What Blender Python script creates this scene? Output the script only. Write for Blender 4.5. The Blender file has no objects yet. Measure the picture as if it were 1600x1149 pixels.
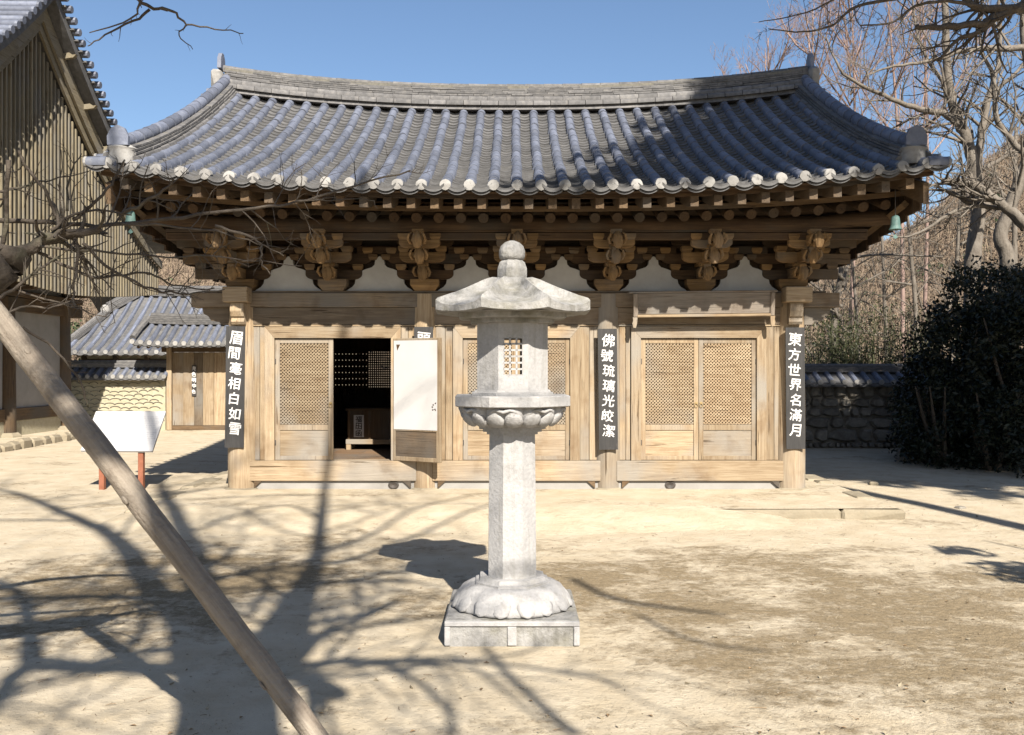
import bpy, bmesh, math, random
from mathutils import Vector, Matrix, noise
rad = math.radians
SC = bpy.context.scene
COL = SC.collection

# ---------------------------------------------------------------- camera, sky, sun, exposure
cam = bpy.data.cameras.new('camera')
cam.sensor_width = 36.0
cam.lens = 36.0 * 1450 / 1600
cam.clip_start = 0.05
cam.clip_end = 2000
cam_ob = bpy.data.objects.new('camera', cam)
cam_ob.location = (0, 0, 1.7)
cam_ob.rotation_euler = (rad(90), 0, 0)
COL.objects.link(cam_ob)
SC.camera = cam_ob

SUN_EL, SUN_AZ = 38.0, 16.0
SUN = Vector((math.cos(rad(SUN_EL)) * math.sin(rad(SUN_AZ)), -math.cos(rad(SUN_EL)) * math.cos(rad(SUN_AZ)), math.sin(rad(SUN_EL))))
world = bpy.data.worlds.new('World')
SC.world = world
world.use_nodes = True
wn = world.node_tree
sky = wn.nodes.new('ShaderNodeTexSky')
sky.sky_type = 'NISHITA'
sky.sun_disc = False
sky.sun_elevation = rad(SUN_EL)
sky.sun_rotation = rad(180 - SUN_AZ)
sky.air_density = 1.0
sky.dust_density = 0.8
sky.ozone_density = 3.5
wn.links.new(sky.outputs['Color'], wn.nodes['Background'].inputs['Color'])
wn.nodes['Background'].inputs['Strength'].default_value = 0.055
sun = bpy.data.lights.new('sun', 'SUN')
sun.energy = 5.0
sun.angle = rad(0.53)
sun.color = (1.0, 0.93, 0.82)
sun_ob = bpy.data.objects.new('sun', sun)
sun_ob.rotation_euler = SUN.to_track_quat('Z', 'Y').to_euler()
sun_ob.location = (10, -30, 30)
COL.objects.link(sun_ob)
vs = SC.view_settings
vs.view_transform = 'Standard'
vs.look = 'None'
vs.exposure = 1.40
vs.gamma = 1.0
vs.use_curve_mapping = False
SC.cycles.max_bounces = 8
SC.cycles.diffuse_bounces = 4
SC.cycles.use_denoising = True

# ---------------------------------------------------------------- helpers
F = 1450.0
CZ = 1.7
def at(px, py, D):
    """point at depth D that stands where the photograph shows pixel (px, py)"""
    return Vector(((px - 800) * D / F, D, CZ + (574.5 - py) * D / F))
def ground_at(px, py, z=0.0):
    D = F * (CZ - z) / (py - 574.5)
    return Vector(((px - 800) * D / F, D, z))

class MB:
    def __init__(s):
        s.v = []; s.f = []
    def add(s, vs_, fs_):
        o = len(s.v)
        s.v.extend([tuple(p) for p in vs_])
        s.f.extend([tuple(i + o for i in f) for f in fs_])
        return s
    def box(s, x0, x1, y0, y1, z0, z1, b=0.0, m=None):
        if x0 > x1: x0, x1 = x1, x0
        if y0 > y1: y0, y1 = y1, y0
        if z0 > z1: z0, z1 = z1, z0
        b = min(b, (x1 - x0) * .45, (y1 - y0) * .45, (z1 - z0) * .45)
        if b <= 0:
            vs_ = [(x0,y0,z0),(x1,y0,z0),(x1,y1,z0),(x0,y1,z0),(x0,y0,z1),(x1,y0,z1),(x1,y1,z1),(x0,y1,z1)]
            fs_ = [(0,3,2,1),(4,5,6,7),(0,1,5,4),(1,2,6,5),(2,3,7,6),(3,0,4,7)]
        else:
            X = ((x0, x0 + b), (x1, x1 - b)); Y = ((y0, y0 + b), (y1, y1 - b)); Z = ((z0, z0 + b), (z1, z1 - b))
            vs_ = []; ix = {}
            for i in (0, 1):
                for j in (0, 1):
                    for k in (0, 1):
                        for a in range(3):
                            p = (X[i][0 if a == 0 else 1], Y[j][0 if a == 1 else 1], Z[k][0 if a == 2 else 1])
                            ix[(i, j, k, a)] = len(vs_); vs_.append(p)
            fs_ = []
            for i in (0, 1):
                q = [ix[(i,0,0,0)], ix[(i,1,0,0)], ix[(i,1,1,0)], ix[(i,0,1,0)]]
                fs_.append(q if i else q[::-1])
                q = [ix[(0,i,0,1)], ix[(1,i,0,1)], ix[(1,i,1,1)], ix[(0,i,1,1)]]
                fs_.append(q[::-1] if i else q)
                q = [ix[(0,0,i,2)], ix[(1,0,i,2)], ix[(1,1,i,2)], ix[(0,1,i,2)]]
                fs_.append(q if i else q[::-1])
            for i in (0, 1):
                for j in (0, 1):
                    fs_.append([ix[(i,j,0,0)], ix[(i,j,1,0)], ix[(i,j,1,1)], ix[(i,j,0,1)]])
                    fs_.append([ix[(i,0,j,0)], ix[(i,1,j,0)], ix[(i,1,j,2)], ix[(i,0,j,2)]])
                    fs_.append([ix[(0,i,j,1)], ix[(1,i,j,1)], ix[(1,i,j,2)], ix[(0,i,j,2)]])
                    for k in (0, 1):
                        fs_.append([ix[(i,j,k,0)], ix[(i,j,k,1)], ix[(i,j,k,2)]])
        if m is not None: vs_ = [m @ Vector(p) for p in vs_]
        return s.add(vs_, fs_)
    def prism(s, poly, axis, a, b, m=None):
        """closed polygon (list of 2-tuples) extruded along axis from a to b; 2-tuples are the other two axes in order"""
        n = len(poly)
        def P(p, t):
            if axis == 'x': return Vector((t, p[0], p[1]))
            if axis == 'y': return Vector((p[0], t, p[1]))
            return Vector((p[0], p[1], t))
        vs_ = [P(p, a) for p in poly] + [P(p, b) for p in poly]
        if m is not None: vs_ = [m @ p for p in vs_]
        fs_ = [tuple(range(n))[::-1], tuple(range(n, 2 * n))]
        fs_ += [(i, (i + 1) % n, n + (i + 1) % n, n + i) for i in range(n)]
        return s.add(vs_, fs_)
    def tube(s, pts, rads, n=6, cap=True):
        pts = [Vector(p) for p in pts]
        k = len(pts)
        if not hasattr(rads, '__len__'): rads = [rads] * k
        t0 = (pts[1] - pts[0]).normalized()
        up = Vector((0, 0, 1)) if abs(t0.z) < .9 else Vector((1, 0, 0))
        nrm = t0.cross(up).normalized()
        vs_ = []; fs_ = []
        for i, p in enumerate(pts):
            t = (pts[min(i + 1, k - 1)] - pts[max(i - 1, 0)])
            if t.length < 1e-9: t = t0.copy()
            t.normalize()
            nrm = nrm - t * nrm.dot(t)
            if nrm.length < 1e-6: nrm = t.orthogonal()
            nrm.normalize()
            bn = t.cross(nrm)
            for j in range(n):
                a = 2 * math.pi * j / n
                vs_.append(p + (nrm * math.cos(a) + bn * math.sin(a)) * rads[i])
        for i in range(k - 1):
            for j in range(n):
                j2 = (j + 1) % n
                fs_.append((i * n + j, i * n + j2, (i + 1) * n + j2, (i + 1) * n + j))
        if cap:
            fs_.append(tuple(range(n))[::-1]); fs_.append(tuple((k - 1) * n + j for j in range(n)))
        return s.add(vs_, fs_)
    def lathe(s, prof, n=16, c=(0, 0, 0), rot=0.0, fn=None):
        """prof: list of (radius, z); fn(angle, radius, z)->radius"""
        vs_ = []; fs_ = []
        for (r, z) in prof:
            for j in range(n):
                a = 2 * math.pi * j / n + rot
                rr = fn(a, r, z) if fn else r
                vs_.append((c[0] + rr * math.cos(a), c[1] + rr * math.sin(a), c[2] + z))
        k = len(prof)
        for i in range(k - 1):
            for j in range(n):
                j2 = (j + 1) % n
                fs_.append((i * n + j, i * n + j2, (i + 1) * n + j2, (i + 1) * n + j))
        fs_.append(tuple(range(n))[::-1]); fs_.append(tuple((k - 1) * n + j for j in range(n)))
        return s.add(vs_, fs_)
    def mesh(s, name, mat=None, smooth=False):
        me = bpy.data.meshes.new(name)
        me.from_pydata(s.v, [], s.f)
        if mat: me.materials.append(mat)
        if smooth:
            me.polygons.foreach_set('use_smooth', [True] * len(me.polygons))
            if smooth != 'all':
                try: me.set_sharp_from_angle(angle=rad(float(smooth) if smooth is not True else 40))
                except Exception: pass
        me.update()
        return me
    def build(s, name, mat, parent=None, smooth=False, fix=False):
        me = s.mesh(name, mat, smooth)
        if fix:
            bm = bmesh.new(); bm.from_mesh(me)
            bmesh.ops.recalc_face_normals(bm, faces=bm.faces)
            bm.to_mesh(me); bm.free()
        return put(name, me, parent)

def put(name, me, parent=None, mw=None):
    o = bpy.data.objects.new(name, me)
    COL.objects.link(o)
    if parent is not None:
        o.parent = parent
        o.matrix_parent_inverse = ROOTINV[parent.name]
    if mw is not None:
        o.matrix_basis = mw
        ROOTINV[o.name] = mw.inverted()
    else:
        ROOTINV[o.name] = Matrix.Identity(4)
    return o
ROOTINV = {}      # inverse world matrix of every object, by name
def thing(name, label, cat, loc=(0, 0, 0), group=None):
    o = bpy.data.objects.new(name, None)
    COL.objects.link(o)
    o.location = loc
    o.empty_display_size = .2
    tag(o, label, cat, group)
    ROOTINV[o.name] = Matrix.Translation(Vector(loc)).inverted()
    return o
def tag(o, label=None, cat=None, group=None, kind=None):
    if label: o['label'] = label
    if cat: o['category'] = cat
    if group: o['group'] = group
    if kind: o['kind'] = kind
    if o.name not in ROOTINV: ROOTINV[o.name] = Matrix.Identity(4)
    return o
def struct(o):
    return tag(o, kind='structure')

# ---------------------------------------------------------------- materials
GK = .86      # overall reflectance trim for the chosen exposure
def mottle(name, cols, stretch=(1, 1, 1), ns=4.0, rough=.85, bump=.25, bscale=None, orand=.2, irand=0.0, stain=None, stain2=None, spec=.3, detail=6.0, hrand=0.0, distort=0.0, streak=None):
    m = bpy.data.materials.new(name); m.use_nodes = True
    nt = m.node_tree; L = nt.links.new
    bs = nt.nodes['Principled BSDF']
    def nd(t): return nt.nodes.new(t)
    tc = nd('ShaderNodeTexCoord'); oi = nd('ShaderNodeObjectInfo')
    mul = nd('ShaderNodeMath'); mul.operation = 'MULTIPLY'; mul.inputs[1].default_value = 41.0
    L(oi.outputs['Random'], mul.inputs[0])
    va = nd('ShaderNodeVectorMath'); va.operation = 'ADD'
    L(tc.outputs['Object'], va.inputs[0]); L(mul.outputs[0], va.inputs[1])
    src = va
    if irand:
        ge = nd('ShaderNodeNewGeometry')
        m2 = nd('ShaderNodeMath'); m2.operation = 'MULTIPLY'; m2.inputs[1].default_value = 53.0
        L(ge.outputs['Random Per Island'], m2.inputs[0])
        vb = nd('ShaderNodeVectorMath'); vb.operation = 'ADD'
        L(va.outputs[0], vb.inputs[0]); L(m2.outputs[0], vb.inputs[1]); src = vb
    mp = nd('ShaderNodeMapping'); mp.inputs['Scale'].default_value = stretch
    L(src.outputs[0], mp.inputs['Vector'])
    nz = nd('ShaderNodeTexNoise'); nz.inputs['Scale'].default_value = ns; nz.inputs['Detail'].default_value = detail
    nz.inputs['Roughness'].default_value = .62; nz.inputs['Distortion'].default_value = distort
    L(mp.outputs[0], nz.inputs['Vector'])
    rp = nd('ShaderNodeValToRGB'); el = rp.color_ramp.elements
    for i, (p, c) in enumerate(cols):
        e = el[i] if i < 2 else el.new(p)
        e.position = p; e.color = (*[v * GK for v in c], 1)
    L(nz.outputs['Fac'], rp.inputs['Fac'])
    out = rp.outputs['Color']
    for st in (stain, stain2):
        if not st: continue
        c, sc_, lo, hi, k = st
        n2 = nd('ShaderNodeTexNoise'); n2.inputs['Scale'].default_value = sc_; n2.inputs['Detail'].default_value = 8.0
        n2.inputs['Roughness'].default_value = .65
        L(src.outputs[0], n2.inputs['Vector'])
        mr = nd('ShaderNodeMapRange'); mr.inputs['From Min'].default_value = lo; mr.inputs['From Max'].default_value = hi
        mr.inputs['To Max'].default_value = k
        L(n2.outputs['Fac'], mr.inputs['Value'])
        mx = nd('ShaderNodeMix'); mx.data_type = 'RGBA'
        L(mr.outputs[0], mx.inputs['Factor']); L(out, mx.inputs[6]); mx.inputs[7].default_value = (*[v * GK for v in c], 1)
        out = mx.outputs[2]
    if streak:
        c, lo, hi, k = streak
        sm = nd('ShaderNodeMapping'); sm.inputs['Scale'].default_value = (16, 16, 1.4); L(src.outputs[0], sm.inputs['Vector'])
        n4 = nd('ShaderNodeTexNoise'); n4.inputs['Scale'].default_value = 1.0; n4.inputs['Detail'].default_value = 7.0; L(sm.outputs[0], n4.inputs['Vector'])
        mr = nd('ShaderNodeMapRange'); mr.inputs['From Min'].default_value = lo; mr.inputs['From Max'].default_value = hi; mr.inputs['To Max'].default_value = k
        L(n4.outputs['Fac'], mr.inputs['Value'])
        mx = nd('ShaderNodeMix'); mx.data_type = 'RGBA'
        L(mr.outputs[0], mx.inputs['Factor']); L(out, mx.inputs[6]); mx.inputs[7].default_value = (*[v * GK for v in c], 1)
        out = mx.outputs[2]
    hs = nd('ShaderNodeHueSaturation')
    a = nd('ShaderNodeMath'); a.operation = 'MULTIPLY_ADD'; a.inputs[1].default_value = orand; a.inputs[2].default_value = 1 - orand / 2
    L(oi.outputs['Random'], a.inputs[0]); val = a.outputs[0]
    if irand:
        b = nd('ShaderNodeMath'); b.operation = 'MULTIPLY_ADD'; b.inputs[1].default_value = irand; b.inputs[2].default_value = 1 - irand / 2
        L(ge.outputs['Random Per Island'], b.inputs[0])
        cm = nd('ShaderNodeMath'); cm.operation = 'MULTIPLY'; L(val, cm.inputs[0]); L(b.outputs[0], cm.inputs[1]); val = cm.outputs[0]
    L(val, hs.inputs['Value']); L(out, hs.inputs['Color'])
    if hrand:
        h = nd('ShaderNodeMath'); h.operation = 'MULTIPLY_ADD'; h.inputs[1].default_value = hrand; h.inputs[2].default_value = .5 - hrand / 2
        L((ge if irand else oi).outputs['Random Per Island' if irand else 'Random'], h.inputs[0]); L(h.outputs[0], hs.inputs['Hue'])
    L(hs.outputs['Color'], bs.inputs['Base Color'])
    bs.inputs['Roughness'].default_value = rough
    bs.inputs['Specular IOR Level'].default_value = spec
    if bump:
        bp = nd('ShaderNodeBump'); bp.inputs['Strength'].default_value = bump; bp.inputs['Distance'].default_value = .02
        if bscale:
            n3 = nd('ShaderNodeTexNoise'); n3.inputs['Scale'].default_value = bscale; n3.inputs['Detail'].default_value = 5.0
            L(src.outputs[0], n3.inputs['Vector'])
            ad = nd('ShaderNodeMath'); ad.operation = 'ADD'; L(nz.outputs['Fac'], ad.inputs[0]); L(n3.outputs['Fac'], ad.inputs[1])
            L(ad.outputs[0], bp.inputs['Height'])
        else:
            L(nz.outputs['Fac'], bp.inputs['Height'])
        L(bp.outputs[0], bs.inputs['Normal'])
    return m

def wood(name, c1, c2, c3, axis, orand=.44, stain=None, bump=.35, rough=.85):
    st = {'x': (1.3, 26, 26), 'y': (26, 1.3, 26), 'z': (26, 26, 1.3)}[axis]
    m = mottle(name, [(.3, c1), (.55, c2), (.75, c3)], stretch=st, ns=1.6, bump=bump, orand=orand, stain=stain, rough=rough, detail=7, distort=.6)
    nt = m.node_tree; L = nt.links.new
    bs = nt.nodes['Principled BSDF']
    src = [n for n in nt.nodes if n.type == 'VECT_MATH'][0].outputs[0]
    col = bs.inputs['Base Color'].links[0].from_socket
    def nd(t): return nt.nodes.new(t)
    def layer(stretch, scale, lo, hi, k, color=None, mul=None):
        nonlocal col
        mp = nd('ShaderNodeMapping'); mp.inputs['Scale'].default_value = stretch; L(src, mp.inputs['Vector'])
        nz = nd('ShaderNodeTexNoise'); nz.inputs['Scale'].default_value = scale; nz.inputs['Detail'].default_value = 5; nz.inputs['Distortion'].default_value = .25
        L(mp.outputs[0], nz.inputs['Vector'])
        mr = nd('ShaderNodeMapRange'); mr.inputs['From Min'].default_value = lo; mr.inputs['From Max'].default_value = hi; mr.inputs['To Max'].default_value = k
        L(nz.outputs['Fac'], mr.inputs['Value'])
        mx = nd('ShaderNodeMix'); mx.data_type = 'RGBA'; mx.blend_type = 'MULTIPLY' if mul else 'MIX'
        L(mr.outputs[0], mx.inputs['Factor']); L(col, mx.inputs[6]); mx.inputs[7].default_value = (*(mul or color), 1)
        col = mx.outputs[2]
        return mr.outputs[0]
    g = sum(c2) / 3 * .86
    layer((1, 1, 1), .9, .48, .66, .72, color=(g * 1.06, g, g * .9))                  # greyed areas
    layer((1, 1, 1), 3.1, .56, .70, .55, mul=(.62, .52, .42))                          # brown water stains
    ck = layer(tuple(2.6 if v < 2 else 62 for v in st), .55, .655, .70, .85, mul=(.30, .24, .18))   # drying cracks
    L(col, bs.inputs['Base Color'])
    b0 = bs.inputs['Normal'].links[0].from_node
    b2 = nd('ShaderNodeBump'); b2.invert = True; b2.inputs['Strength'].default_value = .6; b2.inputs['Distance'].default_value = .01
    L(ck, b2.inputs['Height']); L(b0.outputs[0], b2.inputs['Normal']); L(b2.outputs[0], bs.inputs['Normal'])
    return m

T1, T2, T3 = (.195, .135, .080), (.29, .221, .143), (.345, .276, .188)       # sun-bleached timber
W = {}
for ax in 'xyz':
    W[ax] = wood('weathered_timber_' + ax, T1, T2, T3, ax, stain=((.17, .105, .055), 1.3, .5, .75, .6))
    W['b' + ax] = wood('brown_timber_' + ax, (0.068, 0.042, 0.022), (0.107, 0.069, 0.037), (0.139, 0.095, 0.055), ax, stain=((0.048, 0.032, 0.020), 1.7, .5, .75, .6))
    W['m' + ax] = wood('grey_brown_timber_' + ax, (.115, .085, .058), (.18, .138, .095), (.24, .19, .135), ax, stain=((.09, .066, .046), 1.7, .5, .75, .6))  # greyer mid-brown timber for tie beams, rails and the odd plank
    W['c' + ax] = wood('carved_bracket_timber_' + ax, (0.116, 0.069, 0.030), (0.201, 0.124, 0.055), (0.275, 0.172, 0.080), ax, stain=((0.085, 0.052, 0.025), 2.2, .5, .72, .6))
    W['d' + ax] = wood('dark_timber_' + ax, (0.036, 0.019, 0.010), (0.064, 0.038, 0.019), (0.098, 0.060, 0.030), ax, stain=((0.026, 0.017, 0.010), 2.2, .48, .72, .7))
    W['g' + ax] = wood('grey_timber_' + ax, (0.128, 0.105, 0.083), (0.210, 0.173, 0.139), (0.270, 0.232, 0.188), ax, stain=((0.090, 0.075, 0.060), 2.0, .55, .75, .6))
    W['k' + ax] = wood('khaki_timber_' + ax, (0.131, 0.109, 0.072), (0.181, 0.153, 0.103), (0.225, 0.190, 0.131), ax)
M = {}
M['plaster'] = mottle('lime_plaster', [(.3, (0.244, 0.231, 0.213)), (.7, (0.299, 0.286, 0.267))], ns=3, bump=.12, orand=.05, stain=((0.177, 0.154, 0.122), 2.0, .58, .8, .5))
M['plaster_grey'] = mottle('grey_plaster', [(.3, (0.347, 0.339, 0.321)), (.7, (0.451, 0.442, 0.426))], ns=3, bump=.15, orand=.06, stain=((0.260, 0.234, 0.200), 2.5, .55, .8, .5))
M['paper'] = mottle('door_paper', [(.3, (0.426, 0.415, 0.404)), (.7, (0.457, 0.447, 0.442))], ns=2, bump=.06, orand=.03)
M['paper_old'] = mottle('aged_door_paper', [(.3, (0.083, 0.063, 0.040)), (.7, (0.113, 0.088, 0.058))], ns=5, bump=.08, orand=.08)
M['granite'] = mottle('granite', [(.25, (.275, .267, .262)), (.5, (.335, .327, .322)), (.75, (.375, .367, .363))], ns=45, bump=.3, bscale=14, orand=.05,
                      stain=((.20, .185, .15), 2.6, .55, .75, .5), stain2=((.16, .155, .145), 9.0, .62, .76, .45), streak=((.20, .19, .165), .57, .73, .5))
M['granite_dirty'] = mottle('lichened_granite', [(.25, (.215, .208, .195)), (.5, (.285, .277, .265)), (.75, (.345, .335, .32))], ns=40, bump=.45, bscale=10, orand=.05,
                      stain=((.15, .14, .10), 4.0, .48, .66, .75), stain2=((.085, .085, .075), 10.0, .55, .70, .65), streak=((.11, .105, .09), .55, .72, .6))
M['stone'] = mottle('field_stone', [(.25, (0.119, 0.105, 0.087)), (.5, (0.189, 0.171, 0.143)), (.75, (0.252, 0.231, 0.196))], ns=9, bump=.5, bscale=30, orand=.45, stain=((0.084, 0.081, 0.070), 5, .5, .7, .6))
M['kerb'] = mottle('pale_kerb_stone', [(.25, (0.201, 0.169, 0.119)), (.5, (0.257, 0.218, 0.155)), (.75, (0.301, 0.261, 0.192))], ns=8, bump=.4, bscale=40, orand=.2, stain=((0.151, 0.130, 0.088), 4, .52, .7, .5))
M['mortar'] = mottle('lime_mortar', [(.25, (0.184, 0.176, 0.166)), (.55, (0.249, 0.242, 0.231)), (.8, (0.286, 0.279, 0.267))], ns=14, bump=.35, orand=.42, irand=.12, stain=((0.132, 0.121, 0.110), 9, .55, .72, .6))
M['cover'] = mottle('blue_grey_cover_tile', [(.25, (0.075, 0.084, 0.112)), (.5, (0.107, 0.119, 0.157)), (.75, (0.146, 0.158, 0.197))], ns=9, bump=.2, bscale=40, orand=.46, irand=.4, rough=.62, spec=.4,
                    stain=((0.186, 0.193, 0.216), 6, .56, .74, .5), stain2=((0.051, 0.058, 0.064), 9, .60, .75, .5))
M['pan'] = mottle('grey_pan_tile', [(.25, (0.068, 0.067, 0.067)), (.5, (0.102, 0.100, 0.100)), (.75, (0.135, 0.133, 0.134))], ns=10, bump=.2, orand=.1, irand=.4, rough=.75,
                  stain=((0.149, 0.145, 0.134), 4, .54, .72, .5))
M['ridge'] = mottle('grey_ridge_tile', [(.25, (0.062, 0.061, 0.061)), (.5, (0.099, 0.096, 0.096)), (.75, (0.140, 0.135, 0.130))], ns=12, bump=.3, orand=.4, irand=.4, rough=.75, stain=((0.165, 0.154, 0.143), 6, .52, .72, .6))
M['clay'] = mottle('yellow_clay_wall', [(.25, (0.307, 0.274, 0.186)), (.5, (0.377, 0.339, 0.239)), (.75, (0.434, 0.392, 0.297))], ns=12, bump=.4, orand=.1, stain=((0.252, 0.221, 0.156), 3, .55, .75, .5))
M['tile_edge'] = mottle('dark_tile_edge', [(.3, (0.084, 0.081, 0.070)), (.7, (0.154, 0.143, 0.119))], ns=20, bump=.3, orand=.4)
M['black'] = mottle('black_lacquer_board', [(.3, (.022, .021, .021)), (.7, (.042, .040, .039))], stretch=(20, 20, 2), ns=2, bump=.15, orand=.1, rough=.6, stain=((.10, .085, .075), 8, .62, .8, .5))
M['white'] = mottle('white_lettering_paint', [(.3, (0.525, 0.510, 0.495)), (.7, (0.630, 0.615, 0.600))], ns=20, bump=.05, orand=.06)
M['ink'] = mottle('black_ink', [(.3, (.02, .02, .02)), (.7, (.05, .045, .04))], ns=20, bump=0, orand=0)
M['sign'] = mottle('white_sign_panel', [(.3, (0.407, 0.402, 0.407)), (.7, (0.437, 0.432, 0.437))], ns=4, bump=.02, orand=0, rough=.45)
M['print'] = mottle('faint_grey_print', [(.3, (0.337, 0.337, 0.359)), (.7, (0.381, 0.381, 0.403))], ns=60, bump=0, orand=.1)
M['redpost'] = mottle('red_brown_painted_post', [(.3, (0.192, 0.068, 0.036)), (.7, (0.272, 0.104, 0.060))], ns=9, bump=.15, orand=.1, rough=.6, stain=((0.128, 0.048, 0.028), 12, .58, .75, .6))
M['bronze'] = mottle('verdigris_bronze', [(.3, (0.054, 0.108, 0.099)), (.7, (0.108, 0.180, 0.166))], ns=14, bump=.25, orand=.1, rough=.6, stain=((0.045, 0.059, 0.050), 9, .55, .75, .6))
M['iron'] = mottle('dark_iron', [(.3, (.03, .028, .026)), (.7, (.08, .065, .055))], ns=20, bump=.2, orand=.1, rough=.6)
M['brass'] = mottle('old_brass', [(.3, (.20, .14, .06)), (.7, (.32, .23, .10))], ns=20, bump=.1, orand=.1, rough=.5)
M['bark_light'] = mottle('pale_grey_bark', [(.25, (0.079, 0.065, 0.053)), (.5, (0.137, 0.118, 0.098)), (.75, (0.189, 0.168, 0.142))], stretch=(1, 1, .35), ns=14, bump=.6, bscale=30, orand=.15, stain=((0.068, 0.058, 0.044), 3, .5, .7, .6))  # mottled grey bark, paler than the branch bark
M['bark_dark'] = mottle('dark_branch_bark', [(.25, (0.038, 0.029, 0.023)), (.5, (0.070, 0.056, 0.043)), (.75, (0.119, 0.098, 0.077))], ns=18, bump=.6, bscale=40, orand=.15, stain=((0.070, 0.077, 0.038), 4, .56, .72, .6))
M['bark_pole'] = mottle('debarked_prop_pole', [(.25, (0.140, 0.112, 0.087)), (.5, (0.224, 0.189, 0.150)), (.75, (0.294, 0.252, 0.203))], stretch=(26, 26, 1.6), ns=1.8, bump=.5, bscale=60, orand=0, stain=((0.119, 0.091, 0.070), 9, .5, .7, .6))
M['twig_pink'] = mottle('reddish_winter_twigs', [(.3, (0.168, 0.115, 0.098)), (.7, (0.266, 0.189, 0.161))], ns=3, bump=0, orand=.2, irand=.3)
M['twig_hill'] = mottle('bare_hillside_wood', [(.3, (0.133, 0.098, 0.070)), (.7, (0.238, 0.179, 0.129))], ns=.6, bump=0, orand=.1, irand=.5, hrand=.02)
M['litter'] = mottle('leaf_litter_hillside', [(.3, (0.066, 0.049, 0.031)), (.55, (0.112, 0.082, 0.052)), (.75, (0.154, 0.115, 0.074))], ns=1.2, bump=.5, orand=.0, stain=((0.052, 0.055, 0.025), .12, .52, .65, .6))
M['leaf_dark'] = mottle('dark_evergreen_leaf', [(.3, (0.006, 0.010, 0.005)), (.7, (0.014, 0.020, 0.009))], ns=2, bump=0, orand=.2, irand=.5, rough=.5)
M['leaf_bamboo'] = mottle('yellow_green_bamboo_leaf', [(.3, (0.020, 0.025, 0.007)), (.7, (0.049, 0.053, 0.019))], ns=2, bump=0, orand=.2, irand=.6, rough=.5, hrand=.04)
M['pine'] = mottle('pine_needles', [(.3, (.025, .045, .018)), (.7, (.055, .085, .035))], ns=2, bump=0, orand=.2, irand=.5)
M['dead_leaf'] = mottle('dead_leaf', [(.3, (.11, .07, .035)), (.7, (.24, .16, .085))], ns=3, bump=0, orand=.1, irand=.6)
M['floor'] = wood('interior_floor_boards', (.10, .062, .035), (.16, .10, .058), (.22, .145, .085), 'x')
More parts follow.
